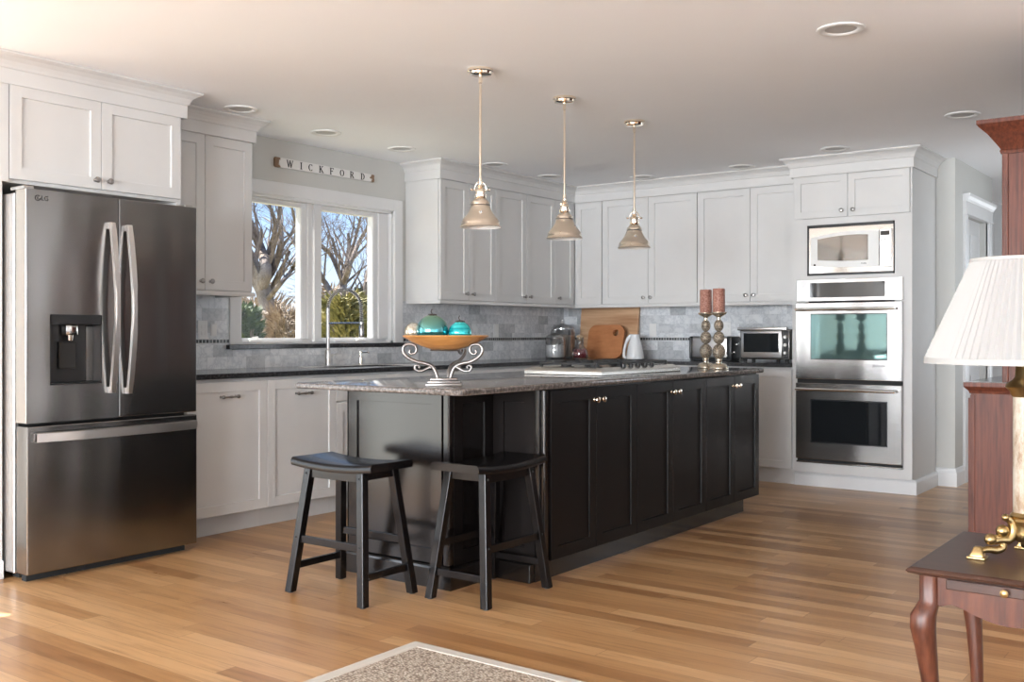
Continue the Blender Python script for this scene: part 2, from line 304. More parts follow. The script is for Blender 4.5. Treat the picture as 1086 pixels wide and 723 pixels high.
# ------------------------------------------------------------------ mesh helpers
def V(*a): return Vector(a)
class MB:
    def __init__(s): s.bm = bmesh.new()
    def box(s, x0, x1, y0, y1, z0, z1, bev=0.0, seg=2):
        x0, x1 = min(x0, x1), max(x0, x1); y0, y1 = min(y0, y1), max(y0, y1); z0, z1 = min(z0, z1), max(z0, z1)
        vs = [s.bm.verts.new((x, y, z)) for x in (x0, x1) for y in (y0, y1) for z in (z0, z1)]
        fs = [s.bm.faces.new([vs[i] for i in q]) for q in ((0, 1, 3, 2), (4, 6, 7, 5), (0, 4, 5, 1), (2, 3, 7, 6), (0, 2, 6, 4), (1, 5, 7, 3))]
        if bev:
            ed = list({e for f in fs for e in f.edges})
            bmesh.ops.bevel(s.bm, geom=ed, offset=bev, segments=seg, profile=0.5, affect='EDGES')
        return s
    def hexa(s, lo, hi, bev=0.0):
        """lo, hi: four points each, same winding"""
        a = [s.bm.verts.new(p) for p in lo]; b = [s.bm.verts.new(p) for p in hi]
        fs = [s.bm.faces.new(a[::-1]), s.bm.faces.new(b)]
        for i in range(4): fs.append(s.bm.faces.new((a[i], a[(i+1) % 4], b[(i+1) % 4], b[i])))
        if bev: bmesh.ops.bevel(s.bm, geom=list({e for f in fs for e in f.edges}), offset=bev, segments=2, profile=0.5, affect='EDGES')
        return s
    def lathe(s, prof, seg=24, c=(0, 0, 0), axis='Z', cap=True, squash=(1, 1), wob=None):
        """prof: list of (r, h)"""
        rings = []
        for r, h in prof:
            ring = []
            for i in range(seg):
                a = 2*PI*i/seg; rr = r*(wob(i, seg, h) if wob else 1)
                p = (rr*math.cos(a)*squash[0], rr*math.sin(a)*squash[1], h)
                if axis == 'Y': p = (p[0], -p[2], p[1])       # +h looks along -Y
                if axis == 'X': p = (p[2], p[0], p[1])
                ring.append(s.bm.verts.new((p[0]+c[0], p[1]+c[1], p[2]+c[2])))
            rings.append(ring)
        for a, b in zip(rings, rings[1:]):
            for i in range(seg): s.bm.faces.new((a[i], a[(i+1) % seg], b[(i+1) % seg], b[i]))
        if cap: s.bm.faces.new(rings[0][::-1]); s.bm.faces.new(rings[-1])
        return s
    def tube(s, pts, rad, seg=8, cap=True):
        pts = [Vector(p) for p in pts]; n = len(pts)
        if not hasattr(rad, '__len__'): rad = [rad]*n
        rings = []; up = None
        for i, p in enumerate(pts):
            d = (pts[min(i+1, n-1)]-pts[max(i-1, 0)])
            if d.length < 1e-9: d = Vector((0, 0, 1))
            d.normalize()
            if up is None: up = d.orthogonal().normalized()
            else:
                up = up - d*up.dot(d)
                up = up.normalized() if up.length > 1e-6 else d.orthogonal().normalized()
            sd = d.cross(up)
            rings.append([s.bm.verts.new(p+(up*math.cos(2*PI*k/seg)+sd*math.sin(2*PI*k/seg))*rad[i]) for k in range(seg)])
        for a, b in zip(rings, rings[1:]):
            for k in range(seg): s.bm.faces.new((a[k], a[(k+1) % seg], b[(k+1) % seg], b[k]))
        if cap and seg > 2: s.bm.faces.new(rings[0][::-1]); s.bm.faces.new(rings[-1])
        return s
    def prism(s, poly, d0, d1, plane='XZ', bev=0.0):
        """poly in the plane, extruded along the third axis from d0 to d1"""
        def P(a, b, d): return {'XZ': (a, d, b), 'YZ': (d, a, b), 'XY': (a, b, d)}[plane]
        a = [s.bm.verts.new(P(x, y, d0)) for x, y in poly]; b = [s.bm.verts.new(P(x, y, d1)) for x, y in poly]
        n = len(poly); f0 = s.bm.faces.new(a[::-1]); f1 = s.bm.faces.new(b)
        for i in range(n): s.bm.faces.new((a[i], a[(i+1) % n], b[(i+1) % n], b[i]))
        if bev: bmesh.ops.bevel(s.bm, geom=list(set(f0.edges) | set(f1.edges)), offset=bev, segments=3, profile=0.5, affect='EDGES')
        return s
    def sweep(s, path, prof):
        """path: XY points walked so that 'outward' is on the right; prof: (outward offset, z) closed polygon. Mitred."""
        n = len(path); P = [Vector((p[0], p[1])) for p in path]; rings = []
        for i in range(n):
            ds = []
            if i > 0: ds.append((P[i]-P[i-1]).normalized())
            if i < n-1: ds.append((P[i+1]-P[i]).normalized())
            ns = [Vector((d.y, -d.x)) for d in ds]
            nn = ns[0] if len(ns) == 1 else (ns[0]+ns[1])/(1+ns[0].dot(ns[1]))
            rings.append([s.bm.verts.new((P[i].x+nn.x*o, P[i].y+nn.y*o, z)) for o, z in prof])
        m = len(prof)
        for a, b in zip(rings, rings[1:]):
            for k in range(m): s.bm.faces.new((a[k], a[(k+1) % m], b[(k+1) % m], b[k]))
        s.bm.faces.new(rings[0][::-1]); s.bm.faces.new(rings[-1])
        return s
    def shaker(s, x0, x1, z0, z1, yb=0.0, yf=-0.02, rail=0.057, depth=0.009):
        def q(i, y): return [s.bm.verts.new(p) for p in ((x0+i, y, z0+i), (x1-i, y, z0+i), (x1-i, y, z1-i), (x0+i, y, z1-i))]
        e = 0.0015
        rr = [q(0, yb), q(0, yf+e), q(e, yf), q(rail, yf), q(rail+0.0018, yf+depth)]
        s.bm.faces.new(rr[0][::-1])
        for a, b in zip(rr, rr[1:]):
            for i in range(4): s.bm.faces.new((a[i], a[(i+1) % 4], b[(i+1) % 4], b[i]))
        s.bm.faces.new(rr[-1])
        return s
    def build(s, name, mat, parent=None, smooth=False, label=None):
        bmesh.ops.recalc_face_normals(s.bm, faces=s.bm.faces)
        me = bpy.data.meshes.new(name); s.bm.to_mesh(me); s.bm.free(); me.materials.append(M[mat] if isinstance(mat, str) else mat)
        if smooth:
            for p in me.polygons: p.use_smooth = True
            try: me.set_sharp_from_angle(angle=math.radians(smooth if smooth is not True else 40))
            except Exception: pass
        o = bpy.data.objects.new(name, me); COL.objects.link(o)
        if parent: o.parent = parent
        if label: o['label'] = label
        return o
def thing(name, label, cat, loc=(0, 0, 0), rz=0.0, group=None):
    o = bpy.data.objects.new(name, None); COL.objects.link(o); o.location = loc; o.rotation_euler = (0, 0, rz)
    o['label'] = label; o['category'] = cat
    if group: o['group'] = group
    return o
def tag(o, label, cat, group=None, kind=None):
    o['label'] = label; o['category'] = cat
    if group: o['group'] = group
    if kind: o['kind'] = kind
    return o
def struct(o, label=None):
    o['kind'] = 'structure'
    if label: o['label'] = label
    return o
def copy_tree(o, parent=None):
    c = o.copy(); COL.objects.link(c); c.parent = parent
    for ch in [x for x in bpy.data.objects if x.parent == o]: copy_tree(ch, c)
    return c
def part_of(mesh_obj, parent, loc):
    """another instance of a mesh as a child"""
    c = mesh_obj.copy(); COL.objects.link(c); c.parent = parent; c.location = loc; return c
def text_mesh(name, txt, size, mat, parent, loc, rot, extrude=0.0006, label=None):
    cu = bpy.data.curves.new(name, 'FONT'); cu.body = txt; cu.size = size; cu.extrude = extrude; cu.align_x = 'CENTER'; cu.align_y = 'CENTER'
    tmp = bpy.data.objects.new('tmp', cu); COL.objects.link(tmp)
    me = bpy.data.meshes.new_from_object(tmp); bpy.data.objects.remove(tmp); me.materials.append(M[mat])
    o = bpy.data.objects.new(name, me); COL.objects.link(o); o.parent = parent; o.location = loc; o.rotation_euler = rot
    if label: o['label'] = label
    return o
def smooth_curve(pts, n=6):
    P = [Vector(p) for p in pts]; out = []
    for i in range(len(P)-1):
        p0 = P[max(i-1, 0)]; p1 = P[i]; p2 = P[i+1]; p3 = P[min(i+2, len(P)-1)]
        for k in range(n):
            t = k/n; out.append(0.5*((2*p1)+(p2-p0)*t+(2*p0-5*p1+4*p2-p3)*t*t+(3*p1-p0-3*p2+p3)*t**3))
    out.append(P[-1]); return out

# ------------------------------------------------------------------ the room shell
T = 0.16
struct(MB().box(XL-T, RIGHT_X+T, REAR_Y-T, 14.2, -0.12, 0.0).build('floor', 'floor'))
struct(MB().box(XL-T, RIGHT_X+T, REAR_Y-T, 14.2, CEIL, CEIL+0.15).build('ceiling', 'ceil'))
WY0, WY1, WZ0, WZ1 = 4.245, 5.690, 1.066, 2.062      # kitchen window opening
DY0, DY1, DZ = 0.0, 1.83, 2.05                        # patio door opening
wl_ = MB()
wl_.box(XL-T, XL, REAR_Y, DY0, 0, CEIL).box(XL-T, XL, DY0, DY1, DZ, CEIL).box(XL-T, XL, DY1, WY0, 0, CEIL)
wl_.box(XL-T, XL, WY0, WY1, 0, WZ0).box(XL-T, XL, WY0, WY1, WZ1, CEIL).box(XL-T, XL, WY1, YB+T, 0, CEIL)
struct(wl_.build('wall_left', 'wall'))
XE = -1.85                                            # where the back wall ends and the hall begins
struct(MB().box(XL, XE, YB, YB+T, 0, CEIL).build('wall_back', 'wall'))
HY = 9.30
hw = MB(); HD0, HD1, HDZ = 8.36, 9.12, 2.05
hw.box(XE-0.12, XE, YB+T, HD0, 0, CEIL).box(XE-0.12, XE, HD0, HD1, HDZ, CEIL).box(XE-0.12, XE, HD1, HY, 0, CEIL)
struct(hw.build('wall_hall', 'wall'))
struct(MB().box(-2.30, -2.15, HY+0.0, 14.0, 0, CEIL).build('wall_hall_far', 'wall_light'))
struct(MB().box(-2.30, XE-0.12, HY-0.1, HY, 0, CEIL).build('wall_hall_return', 'wall'))
struct(MB().box(-2.3, 0.0, 14.0, 14.15, 0, 0.6).box(-2.3, -1.9, 14.0, 14.15, 0.6, CEIL).box(-0.5, 0.0, 14.0, 14.15, 0.6, CEIL).box(-1.9, -0.5, 14.0, 14.15, 2.2, CEIL).build('wall_hall_end', 'wall_light'))
struct(MB().box(-0.42, -0.28, 4.85, 7.7, 0, CEIL).box(-0.42, -0.28, 8.9, 14.0, 0, CEIL).box(-0.42, -0.28, 7.7, 8.9, 0, 0.8).box(-0.42, -0.28, 7.7, 8.9, 2.1, CEIL).build('wall_partition', 'wall'))  # opening cut out of view to pass the added hall fill
struct(MB().box(-0.44, -0.40, 7.62, 7.7, 0.72, 2.18).box(-0.44, -0.40, 8.9, 8.98, 0.72, 2.18).box(-0.44, -0.40, 7.7, 8.9, 2.1, 2.18).box(-0.44, -0.40, 7.7, 8.9, 0.72, 0.8).box(-0.42, -0.39, 8.28, 8.32, 0.8, 2.1).build('window_6', 'trim'))  # unseen window frame added around the hall fill lamp's opening
struct(MB().box(-0.28, RIGHT_X, 4.85, 5.0, 0, CEIL).build('wall_front_right', 'wall_light'))
rw = MB()
rw.box(RIGHT_X, RIGHT_X+T, REAR_Y, -0.1, 0, CEIL).box(RIGHT_X, RIGHT_X+T, 2.5, 4.85, 0, CEIL).box(RIGHT_X, RIGHT_X+T, -0.1, 2.5, 0, 0.5).box(RIGHT_X, RIGHT_X+T, -0.1, 2.5, 2.2, CEIL)
struct(rw.build('wall_right', 'wall_light'))
rr_ = MB(); xs = [XL] + [v for ab in REAR_WIN for v in ab] + [RIGHT_X]
for i in range(0, len(xs), 2): rr_.box(xs[i], xs[i+1], REAR_Y-T, REAR_Y, 0, CEIL)
for a, b in REAR_WIN: rr_.box(a, b, REAR_Y-T, REAR_Y, 0, 0.7).box(a, b, REAR_Y-T, REAR_Y, 2.2, CEIL)
struct(rr_.build('wall_rear', 'wall_light'))
def window_bars(name, mbx): return struct(mbx.build(name, 'trim'))
for n, (a, b) in enumerate(REAR_WIN):
    w = MB(); y0, y1 = REAR_Y-0.04, REAR_Y+0.02
    w.box(a-0.08, a, y0, y1, 0.62, 2.28).box(b, b+0.08, y0, y1, 0.62, 2.28).box(a, b, y0, y1, 2.2, 2.28).box(a, b, y0, y1, 0.62, 0.7)
    w.box((a+b)/2-0.03, (a+b)/2+0.03, y0, y1-0.01, 0.7, 2.2).box(a, b, y0, y1-0.02, 1.42, 1.47)
    window_bars('window_%d' % (n+2), w)
w = MB(); x0, x1 = RIGHT_X-0.02, RIGHT_X+0.04
w.box(x0, x1, -0.18, -0.1, 0.42, 2.28).box(x0, x1, 2.5, 2.58, 0.42, 2.28).box(x0, x1, -0.1, 2.5, 2.2, 2.28).box(x0, x1, -0.1, 2.5, 0.42, 0.5).box(x0+0.01, x1, 0.75, 0.81, 0.5, 2.2).box(x0+0.01, x1, 1.6, 1.66, 0.5, 2.2)
window_bars('window_5', w)
pd = thing('door_1', 'white framed glass patio door', 'door'); del pd['category']; pd['kind'] = 'structure'
x0, x1 = XL-0.10, XL-0.04
MB().box(x0, XL+0.02, DY0-0.09, DY0, 0, DZ+0.09).box(x0, XL+0.02, DY1, DY1+0.09, 0, DZ+0.09).box(x0, XL+0.02, DY0, DY1, DZ, DZ+0.09).build('door_frame', 'trim', pd)
MB().box(x0, x1, DY0, DY0+0.06, 0, DZ).box(x0, x1, DY1-0.06, DY1, 0, DZ).box(x0, x1, 0.86, 0.94, 0, DZ).box(x0, x1, DY0, DY1, 0, 0.10).box(x0, x1, DY0, DY1, DZ-0.05, DZ).build('door_sash', 'trim', pd)
# baseboards
BBP = [(0, 0), (0.016, 0), (0.016, 0.10), (0.010, 0.115), (0.008, 0.13), (0, 0.135)]
struct(MB().sweep([(-1.985, YB), (XE, YB), (XE, HD0-0.085)], BBP).build('baseboard_back', 'trim'))
struct(MB().sweep([(XE, HD1+0.085), (XE, HY)], BBP).build('baseboard_hall', 'trim'))
struct(MB().sweep([(-2.15, HY+0.01), (-2.15, 13.9)], BBP).build('baseboard_hall_far', 'trim'))
# hall door with its casing
hd = thing('door_2', 'white panelled hall door in a crowned casing', 'door'); del hd['category']; hd['kind'] = 'structure'
cs = MB().box(XE-0.01, XE+0.02, HD0-0.085, HD0, 0, HDZ).box(XE-0.01, XE+0.02, HD1, HD1+0.085, 0, HDZ)
cs.box(XE-0.01, XE+0.024, HD0-0.09, HD1+0.09, HDZ, HDZ+0.095)
cs.sweep([(XE, HD0-0.10), (XE, HD1+0.10)], [(0, HDZ+0.095), (0.028, HDZ+0.095), (0.034, HDZ+0.11), (0.05, HDZ+0.13), (0.055, HDZ+0.15), (0, HDZ+0.15)])
cs.box(XE-0.01, XE+0.032, HD0-0.095, HD1+0.095, HDZ-0.005, HDZ+0.01)
cs.build('door_casing', 'trim', hd)
dl = MB().box(XE-0.09, XE-0.06, HD0, HD1, 0.01, HDZ)
for (a, b) in ((HD0+0.10, (HD0+HD1)/2-0.04), ((HD0+HD1)/2+0.04, HD1-0.10)):
    for (c, d) in ((0.2, 0.8), (0.95, 1.55), (1.68, 1.93)): dl.box(XE-0.06, XE-0.052, a, b, c, d, 0.004, 1)
dl.build('door_leaf', 'trim', hd)

# ------------------------------------------------------------------ kitchen window
w1 = thing('window_1', 'white double casement window over the sink', 'window'); del w1['category']; w1['kind'] = 'structure'
CW = 0.088
cas = MB()
cas.box(XL-0.002, XL+0.022, WY0-CW, WY0, WZ0, WZ1+CW, 0.003, 1).box(XL-0.002, XL+0.022, WY1, WY1+CW, WZ0, WZ1+CW, 0.003, 1).box(XL-0.002, XL+0.022, WY0, WY1, WZ1, WZ1+CW, 0.003, 1)
cas.build('window_casing', 'trim', w1)
jb = MB().box(XL-T, XL-0.001, WY0, WY0+0.018, WZ0, WZ1).box(XL-T, XL-0.001, WY1-0.018, WY1, WZ0, WZ1).box(XL-T, XL-0.001, WY0, WY1, WZ1-0.018, WZ1).box(XL-T, XL-0.001, WY0, WY1, WZ0, WZ0+0.016)
jb.box(XL-0.13, XL-0.03, (WY0+WY1)/2-0.055+0.01, (WY0+WY1)/2+0.02, WZ0, WZ1)
jb.box(XL-0.13, XL-0.055, WY0+0.018, WY1-0.018, WZ0+0.012, WZ0+0.030)
jb.build('window_frame', 'trim', w1)
for k, (a, b, ga, gb) in enumerate(((WY0+0.018, 4.905, 4.305, 4.808), (4.92, WY1-0.018, 4.970, 5.513))):
    sx0, sx1 = XL-0.10, XL-0.045; gz0, gz1 = 1.106, 2.008
    s_ = MB().box(sx0, sx1, a, ga, WZ0+0.03, WZ1-0.018, 0.004, 1).box(sx0, sx1, gb, b, WZ0+0.03, WZ1-0.018, 0.004, 1).box(sx0, sx1, ga, gb, gz1, WZ1-0.018).box(sx0, sx1, ga, gb, WZ0+0.016, gz0)
    yy1 = gb+0.055; s_.box(sx1-0.002, sx1+0.014, min(yy1, b-0.03), b, WZ0+0.03, WZ1-0.02, 0.004, 1).box(sx1-0.002, sx1+0.012, ga-0.045, gb+0.05, gz1+0.022, WZ1-0.02, 0.004, 1)
    s_.box(sx1-0.001, sx1+0.005, gb+0.006, gb+0.018, gz0, gz1, 0.002, 1).box(sx1-0.001, sx1+0.005, ga-0.018, ga-0.006, gz0, gz1, 0.002, 1)
    so = s_.build('sash', 'trim', w1)
    MB().box(XL-0.076, XL-0.072, ga-0.005, gb+0.005, gz0-0.005, gz1+0.005).build('pane', 'pane', so)
for yy in (4.40, 5.38):
    MB().box(XL-0.045, XL-0.02, yy-0.05, yy+0.05, 1.082, 1.100, 0.005).tube([(XL-0.03, yy+0.02, 1.10), (XL-0.015, yy+0.01, 1.112), (XL-0.012, yy-0.04, 1.108)], 0.006, 6).build('crank_handle', 'white_plastic', w1, 40)
MB().box(XL-0.045, XL-0.035, 4.862, 4.875, 1.44, 1.52, 0.002).box(XL-0.04, XL-0.02, 4.863, 4.874, 1.475, 1.488, 0.002).build('latch', 'white_plastic', w1)
tag(MB().box(XL-0.03, XL+0.045, 4.135, 5.80, 1.036, WZ0, 0.003, 1).build('window_sill_slab', 'granite'), 'thin black granite sill slab under the kitchen window', 'window sill')

# ------------------------------------------------------------------ backsplash
zb0, zb1 = 0.912, 1.385
bs = thing('tile_backsplash', 'grey white marble subway tile backsplash beside and under the kitchen window', 'backsplash')
MB().box(XL, XL+0.012, 3.38, 4.157, 1.1005, zb1).box(XL, XL+0.012, 3.38, 4.157, zb0, 1.0745).box(XL, XL+0.012, 4.157, 5.778, zb0, 1.036).build('tiles', 'tile_left', bs)
MB().box(XL, XL+0.012, 5.778, YB, 1.1005, zb1).box(XL, XL+0.012, 5.778, YB, zb0, 1.0745).build('tiles', 'tile_left', bs)
MB().box(XL, XL+0.014, 3.38, 4.157, 1.0745, 1.1005).build('mosaic_band', 'mos_left', bs, label='dark mosaic band')
MB().box(XL, XL+0.014, 5.81, YB, 1.0745, 1.1005).build('mosaic_band', 'mos_left', bs, label='dark mosaic band')
bs2 = thing('tile_backsplash', 'pale marble tile backsplash on the wall behind the cutting boards and toaster', 'backsplash')
MB().box(XL+0.012, -2.852, YB-0.012, YB, 1.1005, zb1).box(XL+0.012, -2.852, YB-0.012, YB, zb0, 1.0745).build('tiles', 'tile_back', bs2)
MB().box(XL+0.014, -2.852, YB-0.014, YB, 1.0745, 1.1005).build('mosaic_band', 'mos_back', bs2, label='dark mosaic band')

# ------------------------------------------------------------------ cabinets
# a cabinet's own frame: x to the viewer's right, front at y = 0 (facing -y), z up
def knob_mesh(mat='pewter'):
    return MB().lathe([(0.009, 0), (0.009, 0.003), (0.005, 0.006), (0.005, 0.014), (0.011, 0.018), (0.0155, 0.024), (0.014, 0.029), (0.007, 0.032)], 16, axis='Y').build('knob', mat, None, 50)
knob0 = knob_mesh(); knobN = knob_mesh('nickel')
def pull_mesh():
    m = MB()
    for x in (-0.052, 0.052): m.lathe([(0.008, 0), (0.006, 0.004), (0.005, 0.022), (0.011, 0.024), (0.011, 0.032), (0.004, 0.036)], 12, c=(x, 0, 0), axis='Y')
    m.tube([(-0.052, -0.028, 0), (-0.03, -0.030, 0), (-0.012, -0.031, 0), (0, -0.031, 0), (0.012, -0.031, 0), (0.03, -0.030, 0), (0.052, -0.028, 0)], [0.0045, 0.0045, 0.006, 0.009, 0.006, 0.0045, 0.0045], 10)
    return m.build('pull', 'pewter', None, 50)
pull0 = pull_mesh(); USED = set()
def use(proto, parent, loc, label=None):
    if proto.name not in USED:
        USED.add(proto.name); o = proto
    else:
        o = proto.copy(); COL.objects.link(o)
    o.parent = parent; o.location = loc
    if label: o['label'] = label
    return o
def cabinet(name, label, loc, rz, w, z0, z1, depth, doors, mat='cab', toe=None, knob=None, group=None, body=True):
    r = thing(name, label, 'cabinet', loc, rz, group)
    if body:
        MB().box(0.0, w, 0.0, depth, z0, z1).build('body', mat, r)
    if toe: MB().box(0.0, w, toe, depth, 0.0, z0).build('toe_kick', mat, r)
    for d in doors:
        o = MB().shaker(d[0]+0.0015, d[1]-0.0015, d[2]+0.0015, d[3]-0.0015, -0.001, rail=d[5] if len(d) > 5 else 0.057).build('drawer' if d[4] and d[4][0] == 'drawer' else 'door', mat, r)
        h = d[4]
        if h:
            if h[0] == 'pull': use(pull0, o, (h[1], -0.02+0.009*(0 if h[3] else 1), h[2]))
            elif h[0] == 'knob': use(knob or knob0, o, (h[1], -0.02, h[2]))
    return r
FB = -4.73                                             # carcass front of the window-wall base cabinets (doors 2 cm proud)
R90 = PI/2
# base run under the window; local x = world Y - 3.405
def base_left(y0, y1, label, doors): return cabinet('base_cabinet', label, (FB, y0, 0), R90, y1-y0, 0.115, 0.882, 0.58, [(a-y0, b-y0, c, d, ((h[0], h[1]-y0, h[2], h[3]) if h else None)) for a, b, c, d, h in doors], toe=0.055)
base_left(3.40, 3.96, 'white base cabinet with a pull-out front directly beside the refrigerator', [(3.40, 3.96, 0.115, 0.866, ('pull', 3.683, 0.78, 0))])
base_left(3.96, 4.51, 'white base cabinet with bar pull, second from the refrigerator', [(3.96, 4.51, 0.115, 0.866, ('pull', 4.237, 0.775, 0))])
base_left(4.51, 5.42, 'white sink base cabinet with false drawer front, left of the dark island', [(4.51, 4.965, 0.71, 0.866, ('drawer', 0, 0, 0)), (4.965, 5.42, 0.71, 0.866, ('drawer', 0, 0, 0)), (4.51, 4.965, 0.115, 0.70, ('knob', 4.93, 0.64, 0)), (4.965, 5.42, 0.115, 0.70, ('knob', 5.0, 0.64, 0))])
base_left(5.42, 6.40, 'white base cabinet behind the island, right of the sink', [(5.42, 5.91, 0.115, 0.866, ('knob', 5.87, 0.80, 0)), (5.91, 6.40, 0.115, 0.866, ('knob', 5.95, 0.80, 0))])
base_left(6.40, 7.40, 'white base cabinet in the far corner behind the cooktop', [(6.40, 6.90, 0.115, 0.866, ('knob', 6.86, 0.80, 0)), (6.90, 7.40, 0.115, 0.866, None)])
# base run on the back wall
def base_back(x0, x1, label, doors): return cabinet('base_cabinet', label, (x0, 7.43, 0), 0, x1-x0, 0.115, 0.882, 0.59, [(a-x0, b-x0, c, d, ((h[0], h[1]-x0, h[2], h[3]) if h else None)) for a, b, c, d, h in doors], toe=0.02)
base_back(-3.75, -2.855, 'white base cabinet between the island end and the oven tower', [(-3.75, -3.30, 0.115, 0.866, None), (-3.30, -2.862, 0.115, 0.866, ('knob', -3.262, 0.80, 0))])
base_back(-4.73, -3.75, 'white base cabinet below the toaster behind the island', [(-4.68, -4.22, 0.115, 0.866, ('knob', -4.255, 0.80, 0)), (-4.22, -3.75, 0.115, 0.866, ('knob', -4.18, 0.80, 0))])
# wall cabinets
FU = -5.0
def upper_left(y0, y1, label, doors, depth=0.328, z1=2.365): return cabinet('wall_cabinet', label, (FU, y0, 0), R90, y1-y0, 1.375, z1, depth, [(a-y0, b-y0, 1.390, 2.300, (('knob', k-y0, 1.443, 0) if k else None)) for a, b, k in doors])
upper_left(3.40, 4.075, 'tall white wall cabinet between the refrigerator and the window', [(3.40, 3.722, 3.69), (3.722, 4.068, 3.757)])
upper_left(5.83, 6.521, 'white two-door wall cabinet immediately right of the window', [(5.835, 6.176, 6.135), (6.176, 6.521, 6.217)])
upper_left(6.521, 7.374, 'white two-door wall cabinet, second from the window towards the corner', [(6.521, 6.945, 6.905), (6.945, 7.374, 6.985)])
upper_left(7.374, 8.02, 'narrow white wall cabinet on the window wall tucked into the room corner', [(7.374, 7.676, 7.42)])
def upper_back(x0, x1, label, doors): return cabinet('wall_cabinet', label, (x0, 7.70, 0), 0, x1-x0, 1.375, 2.365, 0.328, [(a-x0, b-x0, 1.390, 2.300, (('knob', k-x0, 1.443, 0) if k else None)) for a, b, k in doors])
upper_back(-4.998, -4.694, 'narrow knobless white wall cabinet on the back wall beside the corner', [(-4.972, -4.697, None)])
upper_back(-4.694, -3.776, 'white two-door wall cabinet above the cutting boards', [(-4.691, -4.234, -4.272), (-4.234, -3.777, -4.205)])
upper_back(-3.776, -2.853, 'white two-door wall cabinet above the toaster oven beside the oven tower', [(-3.773, -3.311, -3.343), (-3.311, -2.856, -3.279)])
# cabinet over the fridge with its side panels
fc = cabinet('wall_cabinet', 'deep white two-door cabinet above the refrigerator', (FB, 2.36, 0), R90, 1.02, 1.845, 2.365, 0.58, [(0.070, 0.538, 1.860, 2.308, ('knob', 0.502, 1.905, 0)), (0.538, 1.005, 1.860, 2.308, ('knob', 0.575, 1.905, 0))])
MB().box(0, 0.035, -0.02, 0.58, 0.0, 1.845).build('side_panel', 'cab', fc); MB().box(0, 0.066, -0.02, 0.0, 1.845, 2.365).build('filler_strip', 'cab', fc)
MB().box(0.99, 1.015, 0.0, 0.58, 0.0, 1.845).build('side_panel', 'cab', fc); MB().box(-0.005, 0.040, -0.028, 0.10, 0.0, 0.085, 0.003).build('plinth_block', 'trim', fc)
# oven tower
tx0, tx1, ty = -2.85, -1.985, 7.41
tw = cabinet('oven_tower_cabinet', 'tall white cabinet housing the microwave and double oven', (tx0, ty, 0), 0, tx1-tx0, 1.978, 2.365, 0.61, [(0.012, 0.414, 1.985, 2.300, ('knob', 0.372, 2.032, 0), 0.05), (0.414, 0.850, 1.985, 2.300, ('knob', 0.456, 2.032, 0), 0.05)])
W_ = tx1-tx0
MB().box(0, 0.02, 0, 0.61, 0.11, 1.978).box(W_-0.02, W_, -0.02, 0.61, 0.11, 1.978).box(W_-0.012, W_, -0.02, 0.0, 1.978, 2.365).box(0, 0.02, -0.02, 0.0, 0.11, 1.978).build('side_panel', 'cab', tw)
MB().box(0.02, 0.118, -0.02, 0, 0.11, 1.978).box(W_-0.118, W_-0.02, -0.02, 0, 0.11, 1.978).box(0.118, W_-0.118, -0.02, 0, 1.936, 1.978).box(0.118, W_-0.118, -0.02, 0, 1.50, 1.562).box(0.118, W_-0.118, -0.02, 0, 0.11, 0.20).build('face_frame', 'cab', tw)
MB().box(0.118, W_-0.118, 0.30, 0.32, 1.50, 1.95).box(0.02, W_-0.02, 0.05, 0.59, 0.15, 1.49).build('inner_box', 'gap', tw)
tk = MB().box(0, W_+0.0, 0.035, 0.60, 0, 0.11); tk.sweep([(0.0, 0.04), (W_+0.004, 0.04), (W_+0.004, 0.605)], [(0, 0), (0.014, 0), (0.014, 0.085), (0.008, 0.098), (0, 0.104)]); tk.build('toe_kick', 'trim', tw)
for o in (knob0, knobN, pull0): pass

# crown mouldings, light rails
CR = [(0.0, 2.300), (0.012, 2.300), (0.012, 2.368), (0.018, 2.373), (0.022, 2.384), (0.032, 2.402), (0.050, 2.418), (0.066, 2.426), (0.072, 2.430), (0.072, 2.4395), (0.0, 2.4395)]
def crown(n, path): return struct(MB().sweep(path, CR).build('trim_%d' % n, 'cab'), 'white crown moulding')
# paths walk so that outward is on the right
crown(1, [(-4.71, 2.0+0.34), (-4.71, 3.385), (-4.99, 3.385)][::-1][::-1])
crown(2, [(-4.98, 3.40), (-4.98, 4.078), (XL+0.002, 4.078)])
crown(3, [(XL+0.002, 5.828), (-4.98, 5.828), (-4.98, 7.68), (-2.853, 7.68)])
crown(4, [(-2.853, 7.66), (-2.853, 7.39), (-1.983, 7.39), (-1.983, YB-0.002)])
LR = [(0.0, 1.362), (0.006, 1.362), (0.008, 1.372), (0.004, 1.387), (0.0, 1.387)]
LR2 = [(o-0.03, z) for o, z in ((0.0, 1.362), (0.036, 1.362), (0.038, 1.372), (0.034, 1.387), (0.0, 1.387))]
struct(MB().sweep([(XL+0.013, 5.828), (-4.98, 5.828), (-4.98, 7.68), (-2.853, 7.68)], LR2).build('trim_5', 'cab'), 'light rail under the wall cabinets')
struct(MB().sweep([(-4.98, 3.40), (-4.98, 4.078), (XL+0.013, 4.078)], LR2).build('trim_6', 'cab'), 'light rail under the wall cabinet')

